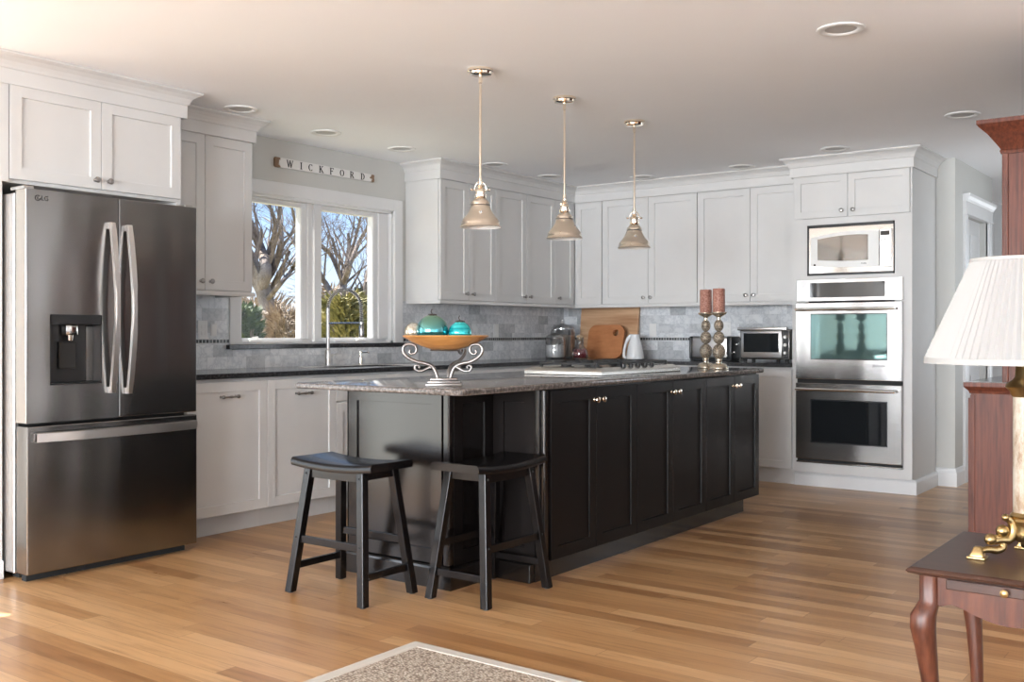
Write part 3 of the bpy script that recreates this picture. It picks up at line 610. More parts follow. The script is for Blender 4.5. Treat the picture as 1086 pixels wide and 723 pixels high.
# ------------------------------------------------------------------ countertops and sink
ct = MB(); cz0, cz1 = 0.883, 0.912; fx = -4.685; SX0, SX1, SY0, SY1 = -5.14, -4.79, 4.60, 5.36
ct.box(XL, fx, 3.385, SY0, cz0, cz1).box(XL, fx, SY1, YB, cz0, cz1).box(XL, SX0, SY0, SY1, cz0, cz1).box(SX1, fx, SY0, SY1, cz0, cz1).box(fx, -2.855, 7.365, YB, cz0, cz1)
tag(ct.build('countertop', 'granite'), 'long black granite worktop running under the window and along the back wall', 'countertop')
sk = MB().box(SX0-0.01, SX0, SY0, SY1, 0.70, 0.905).box(SX1, SX1+0.01, SY0, SY1, 0.70, 0.905).box(SX0, SX1, SY0-0.01, SY0, 0.70, 0.905).box(SX0, SX1, SY1, SY1+0.01, 0.70, 0.905).box(SX0, SX1, SY0, SY1, 0.69, 0.70)
sk.box(SX0-0.015, SX0+0.0, SY0-0.015, SY1+0.015, 0.9125, 0.9155).box(SX1, SX1+0.015, SY0-0.015, SY1+0.015, 0.9125, 0.9155).box(SX0, SX1, SY0-0.015, SY0, 0.9125, 0.9155).box(SX0, SX1, SY1, SY1+0.015, 0.9125, 0.9155)
tag(sk.build('sink', 'steel_soft'), 'stainless steel sink set in the black worktop below the window', 'sink')
# faucet: spring pull-down
fa = thing('faucet', 'tall stainless spring pull-down faucet in front of the window', 'faucet', (-5.20, 4.90, 0.912), math.radians(12))
MB().lathe([(0.026, 0), (0.026, 0.006), (0.021, 0.010), (0.021, 0.108), (0.013, 0.115)], 20).build('base', 'steel_soft', fa, 40)
MB().lathe([(0.0125, 0.11), (0.0125, 0.40)], 16).build('riser', 'steel_soft', fa, 40)
arc = [(0, 0, 0.40)] + [(0.135-0.135*math.cos(a), 0, 0.40+0.125*math.sin(a)) for a in [PI*k/16 for k in range(1, 17)]] + [(0.272, 0, 0.34), (0.273, 0, 0.28)]
arcs = smooth_curve(arc, 5); hel = []; turns = 46
L_ = [0.0]
for a, b in zip(arcs, arcs[1:]): L_.append(L_[-1]+(b-a).length)
for k in range(turns*8+1):
    s_ = L_[-1]*k/(turns*8); j = max(i for i in range(len(L_)) if L_[i] <= s_+1e-9); j = min(j, len(arcs)-2)
    p = arcs[j].lerp(arcs[j+1], (s_-L_[j])/(L_[j+1]-L_[j])); d = (arcs[j+1]-arcs[j]).normalized(); n_ = Vector((0, 1, 0)); b_ = d.cross(n_)
    a = 2*PI*k/8; hel.append(p+(n_*math.cos(a)+b_*math.sin(a))*0.0115)
MB().tube(hel, 0.0024, 5).build('spring', 'steel_soft', fa, 60)
MB().tube(arcs, 0.007, 8).build('hose', 'rubber', fa, 60)
MB().lathe([(0.016, 0.20), (0.018, 0.215), (0.0165, 0.27), (0.012, 0.285)], 16, c=(0.273, 0, 0)).build('spray_head', 'steel', fa, 40)
MB().tube([(0, 0, 0.295), (0.262, 0, 0.295)], 0.0065, 8).lathe([(0.017, 0.288), (0.017, 0.302)], 16, c=(0.273, 0, 0)).build('support_arm', 'steel', fa, 40)
MB().tube([(0.0, 0.018, 0.078), (0.0, 0.05, 0.078)], 0.012, 12).tube([(0, 0.05, 0.078), (0.0, 0.115, 0.085)], 0.0045, 8).build('lever', 'steel_soft', fa, 40)
sd = thing('soap_dispenser', 'small brushed metal soap dispenser pump right of the faucet', 'soap dispenser', (-5.20, 5.215, 0.912), math.radians(20))
MB().lathe([(0.019, 0), (0.018, 0.006), (0.012, 0.01), (0.0115, 0.055), (0.006, 0.06), (0.006, 0.085), (0.012, 0.088), (0.012, 0.096)], 16).build('body', 'nickel', sd, 40)
MB().tube([(0, 0, 0.09), (0.055, 0, 0.094), (0.065, 0, 0.085)], 0.0045, 8).build('spout', 'nickel', sd, 40)

# ------------------------------------------------------------------ island
IX0, IX1 = -3.545, -2.64          # left edge, long-side carcass front (doors to -2.62)
IY0, IYN, IY1 = 3.47, 3.79, 6.22
isl = thing('kitchen_island', 'large espresso brown kitchen island with panelled end and doors along its side', 'kitchen island')
ZT = 0.885
MB().box(IX0, -2.92, IY0+0.02, IYN+0.02, 0.0, ZT).box(IX0, IX1, IYN+0.02, IY1, 0.10, ZT).box(IX0+0.06, -2.684, IYN+0.02, IY1-0.10, 0.0, 0.10).build('body', 'esp', isl)
ep = MB().shaker(-3.488-0.062, -3.004+0.048, 0.105, 0.884, IY0+0.02, IY0, rail=0.064)
ep.build('end_panel', 'esp', isl)
MB().box(-2.948, -2.912, IY0-0.002, IY0+0.035, 0.10, 0.884, 0.006, 1).box(IX0-0.004, IX0+0.004, IY0, IY0+0.03, 0.1, 0.884).build('corner_post', 'esp', isl)
side = MB().shaker(IY0+0.035, IYN, 0.10, 0.884, 0.0, -0.018, rail=0.062).build('recess_panel', 'esp_door', isl)
side.rotation_euler = (0, 0, R90); side.location = (-2.93, 0, 0)
MB().shaker(-2.912, -2.672, 0.10, 0.884, IYN+0.02, IYN, rail=0.060).build('recess_panel', 'esp_door', isl)
MB().box(-2.672, -2.650, IYN-0.001, IYN+0.03, 0.10, 0.884, 0.005, 1).box(-2.652, -2.628, IYN+0.014, IYN+0.05, 0.10, 0.884, 0.007, 2).build('corner_post', 'esp', isl)
SH = [(0, 0), (0.034, 0), (0.034, 0.086), (0.030, 0.096), (0.022, 0.102), (0, 0.104)]
MB().sweep([(IX0, IY0+0.02), (-2.925, IY0+0.02), (-2.925, IYN+0.01)], [(a, b*0.98) for a, b in SH]).box(-2.93, -2.688, IYN-0.018, IYN+0.02, 0, 0.085, 0.003).build('base_moulding', 'esp', isl)
seams = [3.845, 4.236, 4.637, 5.037, 5.449, 5.842, 6.219]
for i in range(6):
    a, b = seams[i], seams[i+1]
    d = MB().shaker(a+0.0015, b-0.0015, 0.10, 0.876, -0.001, -0.02, rail=0.056).build('door', 'esp_door', isl)
    d.rotation_euler = (0, 0, R90); d.location = (IX1, 0, 0)
    kx = b-0.022 if i % 2 == 0 else a+0.045
    use(knobN, d, (kx if i % 2 == 0 else a+0.035, -0.02, 0.817), 'polished nickel knob')
# island countertop
tag(MB().prism([(-3.575, 3.17), (-2.605, 3.17), (-2.595, 3.18), (-2.595, 6.235), (-3.575, 6.235)], 0.885, 0.913, 'XY', 0.009).build('island_countertop', 'granite_isl', None, 40), 'polished grey brown granite slab on top of the dark island', 'countertop')

# ------------------------------------------------------------------ cooktop
ck = thing('cooktop', 'stainless steel gas cooktop set on the island worktop', 'cooktop', (-3.05, 5.03, 0.913))
cw, cl = 0.25, 0.45
def ring(i, z): return [(-cw+i, -cl+i, z), (cw-i, -cl+i, z), (cw-i, cl-i, z), (-cw+i, cl-i, z)]
m = MB(); prev = None
R_ = [ring(0.004, 0.0), ring(0.0, 0.004), ring(0.0, 0.020), ring(0.004, 0.028), ring(0.035, 0.042), ring(0.05, 0.040), ring(0.055, 0.034)]
vv = [[m.bm.verts.new(p) for p in r] for r in R_]
m.bm.faces.new(vv[0][::-1]); m.bm.faces.new(vv[-1])
for a, b in zip(vv, vv[1:]):
    for i in range(4): m.bm.faces.new((a[i], a[(i+1) % 4], b[(i+1) % 4], b[i]))
m.build('body', 'steel_trim', ck)
for gy in (-0.27, 0.0, 0.27):
    g = MB(); z = 0.063; hw_ = 0.125
    for x in (-0.18, 0.18): g.box(x-0.006, x+0.006, gy-hw_, gy+hw_, z-0.008, z+0.004, 0.002, 1)
    for y in (-hw_, hw_): g.box(-0.18, 0.18, gy+y-0.006, gy+y+0.006, z-0.008, z+0.004, 0.002, 1)
    for cx in (-0.09, 0.09):
        g.box(cx-0.005, cx+0.005, gy-hw_, gy-0.03, z-0.006, z+0.006).box(cx-0.005, cx+0.005, gy+0.03, gy+hw_, z-0.006, z+0.006)
        g.box(cx-0.09, cx-0.03, gy-0.005, gy+0.005, z-0.006, z+0.006).box(cx+0.03, cx+0.09, gy-0.005, gy+0.005, z-0.006, z+0.006)
    g.box(-0.005, 0.005, gy-hw_, gy+hw_, z-0.006, z+0.006)
    for x in (-0.18, 0.18):
        for y in (-hw_+0.01, hw_-0.01): g.box(x-0.007, x+0.007, gy+y-0.007, gy+y+0.007, 0.034, z)
    g.build('grate', 'cast_iron', ck)
    for cx in (-0.09, 0.09):
        MB().lathe([(0.045, 0.034), (0.045, 0.04), (0.03, 0.042), (0.03, 0.05), (0.022, 0.053)], 18, c=(cx, gy, 0)).build('burner', 'cast_iron', ck, 40)
for k in range(5):
    MB().lathe([(0.014, 0.034), (0.014, 0.056), (0.010, 0.058)], 14, c=(0.215-0.002, -0.16+k*0.08, 0)).build('control_knob', 'black', ck, 40)

# ------------------------------------------------------------------ refrigerator
fr = thing('refrigerator', 'large stainless french-door refrigerator with ice dispenser and bottom freezer drawer', 'refrigerator', (-4.51, 2.405, 0), R90)
FW = 0.912
MB().box(0.0, FW, 0.112, 0.76, 0.035, 1.785, 0.004, 1).build('case', 'steel_soft', fr)
MB().box(0.03, FW-0.03, 0.06, 0.10, 0.0, 0.05).box(0.05, 0.10, 0.16, 0.22, 0, 0.04).box(FW-0.10, FW-0.05, 0.6, 0.7, 0, 0.04).box(0.01, FW-0.01, 0.094, 0.114, 0.05, 1.78).build('toe_grille', 'gap', fr)
sp = 0.461; dz0, dz1 = 0.728, 1.797
DX0, DX1, DZ0_, DZ1_ = 0.110, 0.371, 0.898, 1.226
dm = MB(); dm.box(0.0, DX0, 0.0, 0.094, dz0, dz1).box(DX1, sp-0.002, 0, 0.094, dz0, dz1).box(DX0, DX1, 0, 0.094, dz0, DZ0_).box(DX0, DX1, 0, 0.094, DZ1_, dz1).box(DX0, DX1, 0.075, 0.094, DZ0_, DZ1_)
ld = dm.build('door', 'steel_dark', fr)
rd = MB().box(sp+0.002, FW, 0.0, 0.094, dz0, dz1, 0.004, 2).build('door', 'steel_dark', fr)
fd = MB().box(0.0, FW, -0.004, 0.094, 0.040, 0.714, 0.005, 2).build('freezer_drawer', 'steel_dark', fr)
MB().box(-0.002, 0.012, 0.004, 0.092, 0.730, 1.794, 0.001, 1).build('door_edge', 'chrome', ld); 
def bar_handle(x, z0, z1, parent, dx=0.0):
    n = 14; m = MB(); rows = []
    for k in range(n+1):
        t_ = k/n; z = z0+(z1-z0)*t_; bow = math.sin(PI*t_)
        y = -0.018-0.045*bow; xx = x+dx*(1-bow*1.0); w2 = 0.013; th = 0.010
        rows.append([m.bm.verts.new(p) for p in ((xx-w2, y-th, z), (xx+w2, y-th, z), (xx+w2, y+th, z), (xx-w2, y+th, z))])
    for a, b in zip(rows, rows[1:]):
        for i in range(4): m.bm.faces.new((a[i], a[(i+1) % 4], b[(i+1) % 4], b[i]))
    m.bm.faces.new(rows[0][::-1]); m.bm.faces.new(rows[-1])
    bmesh.ops.bevel(m.bm, geom=[e for e in m.bm.edges if abs((e.verts[0].co-e.verts[1].co).z) > 0.02], offset=0.004, segments=2, affect='EDGES')
    m.box(x+dx-0.012, x+dx+0.012, -0.02, 0.001, z0, z0+0.03).box(x+dx-0.012, x+dx+0.012, -0.02, 0.001, z1-0.03, z1)
    return m.build('handle', 'handle', parent, 35)
bar_handle(0.415, 0.850, 1.675, ld); bar_handle(0.507, 0.842, 1.670, rd)
m = MB(); rows = []; n = 18
for k in range(n+1):
    t_ = k/n; x = 0.032+(0.895-0.032)*t_; bow = min(1.0, math.sin(PI*t_)*1.6); y = -0.022-0.03*bow
    rows.append([m.bm.verts.new(p) for p in ((x, y-0.009, 0.643), (x, y+0.009, 0.640), (x, y+0.009, 0.686), (x, y-0.009, 0.682))])
for a, b in zip(rows, rows[1:]):
    for i in range(4): m.bm.faces.new((a[i], a[(i+1) % 4], b[(i+1) % 4], b[i]))
m.bm.faces.new(rows[0][::-1]); m.bm.faces.new(rows[-1])
m.box(0.032, 0.06, -0.03, 0, 0.645, 0.68).box(0.867, 0.895, -0.03, 0, 0.645, 0.68).build('handle', 'handle', fd, 40)
dp = MB().box(DX0, DX1, 0.070, 0.076, DZ0_, DZ1_).box(DX0, DX0+0.006, -0.001, 0.075, DZ0_, DZ1_).box(DX1-0.006, DX1, -0.001, 0.075, DZ0_, DZ1_).box(DX0, DX1, -0.001, 0.075, DZ0_, DZ0_+0.008).box(DX0, DX1, -0.001, 0.03, DZ1_-0.045, DZ1_).build('ice_dispenser', 'black', ld)
MB().box(DX0+0.09, DX0+0.15, 0.02, 0.06, 1.13, 1.18, 0.004).lathe([(0.014, 1.105), (0.02, 1.135)], 14, c=(DX0+0.12, 0.04, 0)).build('nozzle', 'chrome', dp, 40)
MB().box(DX0+0.075, DX0+0.165, 0.055, 0.066, 0.97, 1.10, 0.006).build('paddle', 'gap', dp)
MB().box(DX1-0.045, DX1-0.007, 0.060, 0.069, 0.91, 1.17).build('light_strip', 'steel', dp)
MB().box(0.002, 0.05, 0.03, 0.15, 1.797, 1.812, 0.003).build('hinge_cover', 'steel_soft', fr); MB().box(FW-0.05, FW-0.002, 0.03, 0.15, 1.797, 1.812, 0.003).build('hinge_cover', 'steel_soft', fr)
text_mesh('logo', 'LG', 0.030, 'gap', ld, (0.085, -0.0008, 1.757), (R90, 0, 0), label='small brand letters')
MB().tube([(0.052+0.012*math.cos(a), -0.001, 1.757+0.012*math.sin(a)) for a in [2*PI*k/18 for k in range(2, 19)]], 0.002, 5).box(0.050, 0.0525, -0.002, 0, 1.751, 1.763).box(0.0525, 0.058, -0.002, 0, 1.751, 1.753).build('logo', 'gap', ld, label='round brand emblem')

# ------------------------------------------------------------------ microwave
mw = thing('microwave', 'built-in stainless microwave with white curved door, above the double oven', 'microwave', (-2.735, 7.39, 1.562))
MW, MH = 0.628, 0.372
MB().box(0, MW, -0.004, 0.02, 0, 0.016).box(0, MW, -0.004, 0.02, MH-0.020, MH).box(0, 0.014, -0.004, 0.02, 0, MH).box(MW-0.006, MW, -0.004, 0.02, 0, MH).build('trim_frame', 'black', mw)
MB().box(0.014, MW-0.006, -0.002, 0.30, 0.018, MH-0.022).build('housing', 'chrome', mw)
def arcdoor(x0, x1, zb, zt, sag, n=12):
    top = [(x0+(x1-x0)*k/n, zt-sag*(1-math.sin(PI*(0.08+0.60*k/n)))**1.0) for k in range(n+1)]
    bot = [(x0+(x1-x0)*k/n, zb+sag*0.6*(1-math.sin(PI*(0.08+0.60*k/n)))) for k in range(n+1)]
    return bot+top[::-1]
dd = MB().prism(arcdoor(0.03, 0.525, 0.052, 0.318, 0.05), -0.014, -0.002, 'XZ', 0.003).build('door', 'enamel', mw)
MB().prism(arcdoor(0.082, 0.450, 0.100, 0.288, 0.03), -0.0155, -0.0135, 'XZ').build('door_window', new_mat('grey_mirror_window', (0.24, 0.23, 0.22), 0.06, 0.9), dd)
text_mesh('door_lettering', 'Profile', 0.014, 'gap', dd, (0.42, -0.0146, 0.078), (R90, 0, 0))
MB().lathe([(0.008, 0), (0.008, 0.0012)], 16, c=(0.060, -0.0140, 0.078), axis='Y').build('logo', 'gap', dd)
cp = MB().box(0.53, MW-0.012, -0.014, -0.002, 0.045, 0.318, 0.004).build('control_panel', 'steel_soft', mw)
MB().box(0.538, 0.60, -0.0155, -0.0135, 0.272, 0.302).build('display', 'black_glass', cp)
kb = MB()
for r in range(7):
    for c in range(3): kb.box(0.540+c*0.021, 0.556+c*0.021, -0.0155, -0.0135, 0.075+r*0.026, 0.089+r*0.026, 0.002, 1)
kb.build('keypad', 'steel', cp)

# ------------------------------------------------------------------ double oven
ov = thing('double_oven', 'stainless double wall oven built into the white tower cabinet', 'oven', (-2.81, 7.385, 0))
OW = 0.768
MB().box(0, OW, -0.012, 0.05, 1.372, 1.535, 0.003).build('control_panel', 'steel_oven_lit', ov)
cpn = bpy.data.objects['control_panel.001'] if 'control_panel.001' in bpy.data.objects else bpy.data.objects['control_panel']
MB().box(0.10, 0.645, -0.0135, -0.011, 1.400, 1.508).build('display_glass', 'black_glass', cpn)
def oven_door(z0, z1, wz0, wz1, hz, steel, glass):
    d = MB().box(0, OW, -0.035, 0.02, z0, z1, 0.004).build('door', steel, ov)
    MB().box(0.113, 0.668, -0.0365, -0.034, wz0, wz1).build('door_frame', 'black', d)
    MB().box(0.120, 0.661, -0.038, -0.0362, wz0+0.008, wz1-0.008).build('window', glass, d)
    h = MB().tube([(0.015, -0.082, hz), (OW-0.035, -0.082, hz)], 0.0115, 14)
    for x in (0.05, OW-0.07): h.tube([(x, -0.034, hz), (x, -0.080, hz)], 0.009, 10)
    h.build('handle', 'chrome', d, 40)
    return d
ud = oven_door(0.800, 1.362, 0.945, 1.282, 1.313, 'steel_oven_lit', 'teal_oven_glass')
oven_door(0.212, 0.772, 0.333, 0.655, 0.728, 'steel', 'black_glass')  # darker steel paints in the lower door's dimmer reflections
text_mesh('lettering', 'JENN-AIR', 0.022, 'gap', ud, (0.61, -0.0358, 0.905), (R90, 0, 0))
MB().box(0.004, OW-0.004, -0.01, 0.02, 0.770, 0.802).build('vent', 'gap', ov); MB().box(0.004, OW-0.004, -0.01, 0.02, 0.190, 0.214).build('vent', 'gap', ov)
MB().box(0, OW, -0.02, 0.01, 0.182, 0.194).build('bottom_trim', 'steel', ov)
# ------------------------------------------------------------------ stools
def stool():
    r = thing('bar_stool', 'black wooden saddle stool standing at the left end of the island, clear of the corner', 'stool')
    SL, SW, SZ = 0.245, 0.128, 0.592
    m = MB(); n = 16; rows = []
    for k in range(n+1):
        x = -SL+2*SL*k/n; t_ = abs(x)/SL; z = SZ-0.015*(1-t_**2.2)
        tk = 0.034
        rows.append([m.bm.verts.new((x, y, zz)) for y, zz in ((-SW, z-tk), (-SW-0.004, z-tk*0.5), (-SW+0.003, z-0.003), (-SW+0.01, z), (0, z-0.001), (SW-0.01, z), (SW-0.003, z-0.003), (SW+0.004, z-tk*0.5), (SW, z-tk))])
    for a, b in zip(rows, rows[1:]):
        for i in range(9): m.bm.faces.new((a[i], a[(i+1) % 9], b[(i+1) % 9], b[i]))
    m.bm.faces.new(rows[0][::-1]); m.bm.faces.new(rows[-1]); m.build('seat', 'stool', r, 45)
    def leg_c(sx, sy, z):                                # leg centre at a height
        t_ = z/0.56; return (sx*(0.222-0.064*t_), sy*(0.152-0.060*t_))
    for sx in (-1, 1):
        for sy in (-1, 1):
            a = leg_c(sx, sy, 0); b = leg_c(sx, sy, 0.560); h = 0.0185
            sq = lambda c, z: [(c[0]-h, c[1]-h, z), (c[0]+h, c[1]-h, z), (c[0]+h, c[1]+h, z), (c[0]-h, c[1]+h, z)]
            lg = MB().hexa(sq(a, 0.003), sq(b, 0.560), 0.003).build('leg', 'stool', r)
            MB().lathe([(0.013, 0), (0.013, 0.004)], 12, c=(a[0], a[1], 0)).build('foot_glide', 'rubber', lg)
            pl = MB()
            for z in (0.245, 0.525):
                c = leg_c(sx, sy, z); pl.lathe([(0.0055, 0), (0.005, 0.0015)], 10, c=(c[0], c[1]-h, z), axis='Y') if sy < 0 else None
            if sy < 0: pl.build('bolt_plug', 'gap', lg)
            else: pl.bm.free()
    for sy in (-1, 1):
        a = leg_c(-1, sy, 0.237); b = leg_c(1, sy, 0.237); MB().box(a[0]+0.016, b[0]-0.016, a[1]-0.009, a[1]+0.009, 0.221, 0.253, 0.002).build('stretcher', 'stool', r)
        a = leg_c(-1, sy, 0.53); b = leg_c(1, sy, 0.53); MB().box(a[0]+0.016, b[0]-0.016, a[1]-0.009, a[1]+0.009, 0.507, 0.556, 0.001).build('apron', 'stool', r)
    for sx in (-1, 1):
        a = leg_c(sx, -1, 0.118); b = leg_c(sx, 1, 0.118); MB().box(a[0]-0.009, a[0]+0.009, a[1]+0.016, b[1]-0.016, 0.103, 0.133, 0.002).build('stretcher', 'stool', r)
        a = leg_c(sx, -1, 0.53); b = leg_c(sx, 1, 0.53); MB().box(a[0]-0.009, a[0]+0.009, a[1]+0.016, b[1]-0.016, 0.515, 0.556, 0.001).build('apron', 'stool', r)
    return r
s1 = stool(); s2 = copy_tree(s1)
s1.location = (-3.228, 3.180, 0)
s2.location = (-2.733, 3.535, 0); s2.rotation_euler = (0, 0, R90)
s1['label'] = 'black wooden saddle stool in front of the wide flat end panel of the island'
s2['label'] = 'black wooden saddle stool tucked into the corner notch of the island'
s1['group'] = s2['group'] = 'saddle stools at the island'

# ------------------------------------------------------------------ pendants
def pendant():
    r = thing('pendant_light', '', 'pendant light')
    MB().lathe([(0.064, 2.4395), (0.064, 2.428), (0.058, 2.424), (0.055, 2.414), (0.040, 2.410), (0.010, 2.408)], 32).build('canopy', 'nickel', r, 30)
    MB().lathe([(0.009, 2.41), (0.009, 2.372), (0.0062, 2.370), (0.0062, 1.905), (0.010, 1.903), (0.010, 1.885)], 14).build('rod', 'nickel', r, 30)
    m = MB().lathe([(0.009, 1.890), (0.007, 1.872), (0.018, 1.866), (0.010, 1.858), (0.022, 1.850), (0.026, 1.838), (0.024, 1.826), (0.030, 1.822), (0.030, 1.812), (0.026, 1.804), (0.034, 1.796), (0.043, 1.784), (0.046, 1.776)], 24)
    m.build('socket_cup', 'nickel', r, 35)
    y = MB().tube([(0.030*math.cos(a)*1.0, 0, 1.842+0.044*math.sin(a)) for a in [PI*k/12 for k in range(13)]], 0.0035, 8)
    y.tube([(-0.046, 0, 1.846), (0.046, 0, 1.846)], 0.003, 8).lathe([(0.006, -0.048), (0.006, -0.038)], 10, c=(0, 0, 1.846), axis='X').lathe([(0.006, 0.038), (0.006, 0.048)], 10, c=(0, 0, 1.846), axis='X')
    y.build('yoke', 'nickel', r, 40)
    prof = [(0.045, 1.785), (0.047, 1.776), (0.046, 1.768), (0.052, 1.752), (0.060, 1.735), (0.072, 1.718), (0.085, 1.703), (0.093, 1.690), (0.0955, 1.678), (0.0955, 1.672), (0.100, 1.667), (0.103, 1.661), (0.1015, 1.660)]
    sh = MB().lathe(prof, 40, cap=False).build('shade', 'nickel', r, 50)
    MB().lathe([(a-0.0025, b+0.0005) for a, b in prof[:-1]]+[(0.1005, 1.6605)], 40, cap=False).build('shade_lining', 'enamel', sh, 50, 'white enamel lining')
    MB().lathe([(0.0475, 1.772), (0.049, 1.769), (0.0475, 1.766)], 36, cap=False).build('neck_band', 'pewter', sh)
    MB().lathe([(0.012, 1.765), (0.014, 1.745), (0.026, 1.718), (0.030, 1.700), (0.022, 1.680), (0.008, 1.672)], 16).build('bulb', 'enamel', r, 60)
    MB().box(-0.006, 0.006, -0.0685, -0.060, 1.720, 1.735, 0.002).build('maker_badge', 'pewter', sh)
    return r
p0 = pendant(); ps = [p0, copy_tree(p0), copy_tree(p0)]
for p, y, l in zip(ps, (3.952, 4.702, 5.478), ('polished nickel bell pendant light, the one hanging nearest the front end of the island', 'polished nickel bell pendant light hanging in the middle of three', 'polished nickel bell pendant light hanging farthest back, nearest the oven tower')):
    p.location = (-3.115, y, 0); p['label'] = l; p['group'] = 'bell pendants over the island'; p.rotation_euler = (0, 0, math.radians({3.952: 40, 4.702: 100, 5.478: 36}[y]))

# ------------------------------------------------------------------ recessed lights
def downlight():
    r = thing('recessed_light', '', 'ceiling light')
    MB().lathe([(0.100, 2.4395), (0.100, 2.435), (0.094, 2.432), (0.070, 2.434), (0.066, 2.4385)], 32, cap=False).build('trim_ring', 'white_plastic', r, 50)
    MB().lathe([(0.066, 2.4385), (0.050, 2.4392)], 24).build('lens', new_mat('shaded_can_grey', (0.48, 0.47, 0.46), 0.5), r)  # flat grey disc: shade inside the recessed can put into its colour
    return r
r0 = downlight()
spots = [(-1.46, 4.34, 'white recessed ceiling light nearest the camera, above the open floor'), (-1.45, 6.47, 'white recessed ceiling light just left of the red wooden hutch crown'), (-2.44, 7.13, 'white recessed ceiling light above the oven tower'),
         (-4.78, 3.82, 'white recessed ceiling light beside the crown between refrigerator and window'), (-4.90, 4.60, 'white recessed ceiling light above the left half of the WICKFORD sign'), (-4.90, 5.32, 'white recessed ceiling light right of the WICKFORD sign'),
         (-4.78, 6.245, 'white recessed ceiling light just right of the nearest pendant rod, by the wall cabinets'), (-4.78, 6.985, 'white recessed ceiling light just left of the middle pendant rod, near the corner'),
         (-4.17, 7.47, 'white recessed ceiling light just right of the farthest pendant rod'), (-3.29, 7.47, 'small white recessed ceiling light left of the oven tower crown')]
for i, (x, y, l) in enumerate(spots):
    o = r0 if i == 0 else copy_tree(r0); o.location = (x, y, 0); o['label'] = l; o['group'] = 'recessed ceiling lights'

# ------------------------------------------------------------------ sign
sg = thing('wall_sign', 'narrow white wooden sign reading WICKFORD, above the kitchen window', 'sign', (XL+0.012, 4.998, 2.283), R90)
SLn, SHh = 0.47, 0.033
MB().prism([(-SLn+0.008, -SHh), (SLn-0.004, -SHh+0.006), (SLn, -SHh+0.02), (SLn-0.006, 0.004), (SLn, SHh-0.014), (SLn-0.003, SHh-0.006), (-SLn+0.006, SHh), (-SLn, SHh-0.012), (-SLn, -SHh+0.008)], -0.010, 0.010, 'XZ', 0.002).build('board', 'signboard', sg)
lt = MB()
def st(x0, z0, x1, z1, w, ox, s):
    d = Vector((x1-x0, z1-z0)); d.normalize(); n_ = Vector((-d.y, d.x))*w/2
    lt.prism([((p[0])*s+ox, (p[1]-0.5)*s) for p in ((x0-n_.x, z0-n_.y), (x1-n_.x, z1-n_.y), (x1+n_.x, z1+n_.y), (x0+n_.x, z0+n_.y))], -0.0125, -0.0095)
def serif(x, z, w, ox, s): st(x-w/2, z, x+w/2, z, 0.06, ox, s)
def bowl_(cx, cz, rx, rz, a0, a1, ox, s, th=0.10, n=14):
    o_, i_ = [], []
    for k in range(n+1):
        a = math.radians(a0+(a1-a0)*k/n); ca, sa = math.cos(a), math.sin(a); w = th*(0.35+0.65*abs(ca))
        o_.append((cx+(rx+w/2)*ca, cz+(rz+w/3)*sa)); i_.append((cx+(rx-w/2)*ca, cz+(rz-w/3)*sa))
    for k in range(n):
        q = [o_[k], o_[k+1], i_[k+1], i_[k]]
        lt.prism([(p[0]*s+ox, (p[1]-0.5)*s) for p in q], -0.0125, -0.0095)
S_ = 0.047; tk_, tn_ = 0.15, 0.07
pos = [-0.345, -0.245, -0.160, -0.062, 0.040, 0.137, 0.236, 0.345]
def letter(ch, x):
    o = x-0.35*S_
    if ch == 'W':
        o = x-0.5*S_
        st(0.0, 1, 0.27, 0, tk_, o, S_); st(0.27, 0, 0.5, 0.95, tn_, o, S_); st(0.5, 0.95, 0.73, 0, tk_, o, S_); st(0.73, 0, 1.0, 1, tn_, o, S_); serif(0, 0.98, 0.3, o, S_); serif(1.0, 0.98, 0.26, o, S_); serif(0.5, 0.98, 0.2, o, S_)
    if ch == 'I': st(0.35, 0, 0.35, 1, tk_, o, S_); serif(0.35, 0.03, 0.36, o, S_); serif(0.35, 0.97, 0.36, o, S_)
    if ch in 'CO': bowl_(0.38, 0.5, 0.34, 0.46, 45 if ch == 'C' else 0, 315 if ch == 'C' else 360, o, S_, 0.16, 20)
    if ch == 'C': st(0.63, 0.72, 0.63, 0.95, 0.06, o, S_); st(0.63, 0.05, 0.63, 0.25, 0.05, o, S_)
    if ch in 'KFRD': st(0.12, 0, 0.12, 1, tk_, o, S_); serif(0.12, 0.03, 0.34, o, S_); serif(0.12, 0.97, 0.34, o, S_)
    if ch == 'K': st(0.12, 0.4, 0.62, 0.97, tn_, o, S_); st(0.30, 0.58, 0.70, 0.03, tk_, o, S_); serif(0.62, 0.97, 0.26, o, S_); serif(0.72, 0.03, 0.26, o, S_)
    if ch == 'F': st(0.12, 0.96, 0.66, 0.96, 0.07, o, S_); st(0.12, 0.52, 0.50, 0.52, 0.07, o, S_); st(0.65, 0.8, 0.65, 1.0, 0.06, o, S_); st(0.50, 0.42, 0.50, 0.62, 0.05, o, S_)
    if ch == 'R': st(0.12, 0.96, 0.38, 0.96, 0.07, o, S_); st(0.12, 0.5, 0.38, 0.5, 0.07, o, S_); bowl_(0.36, 0.73, 0.22, 0.22, -90, 90, o, S_, 0.15, 10); st(0.34, 0.5, 0.68, 0.03, tk_, o, S_); serif(0.72, 0.03, 0.2, o, S_)
    if ch == 'D': st(0.12, 0.96, 0.34, 0.96, 0.07, o, S_); st(0.12, 0.04, 0.34, 0.04, 0.07, o, S_); bowl_(0.32, 0.5, 0.36, 0.45, -90, 90, o, S_, 0.15, 14)
for ch, x in zip('WICKFORD', pos): letter(ch, x)
lt.build('lettering', 'gap', sg, label='black serif letters WICKFORD')

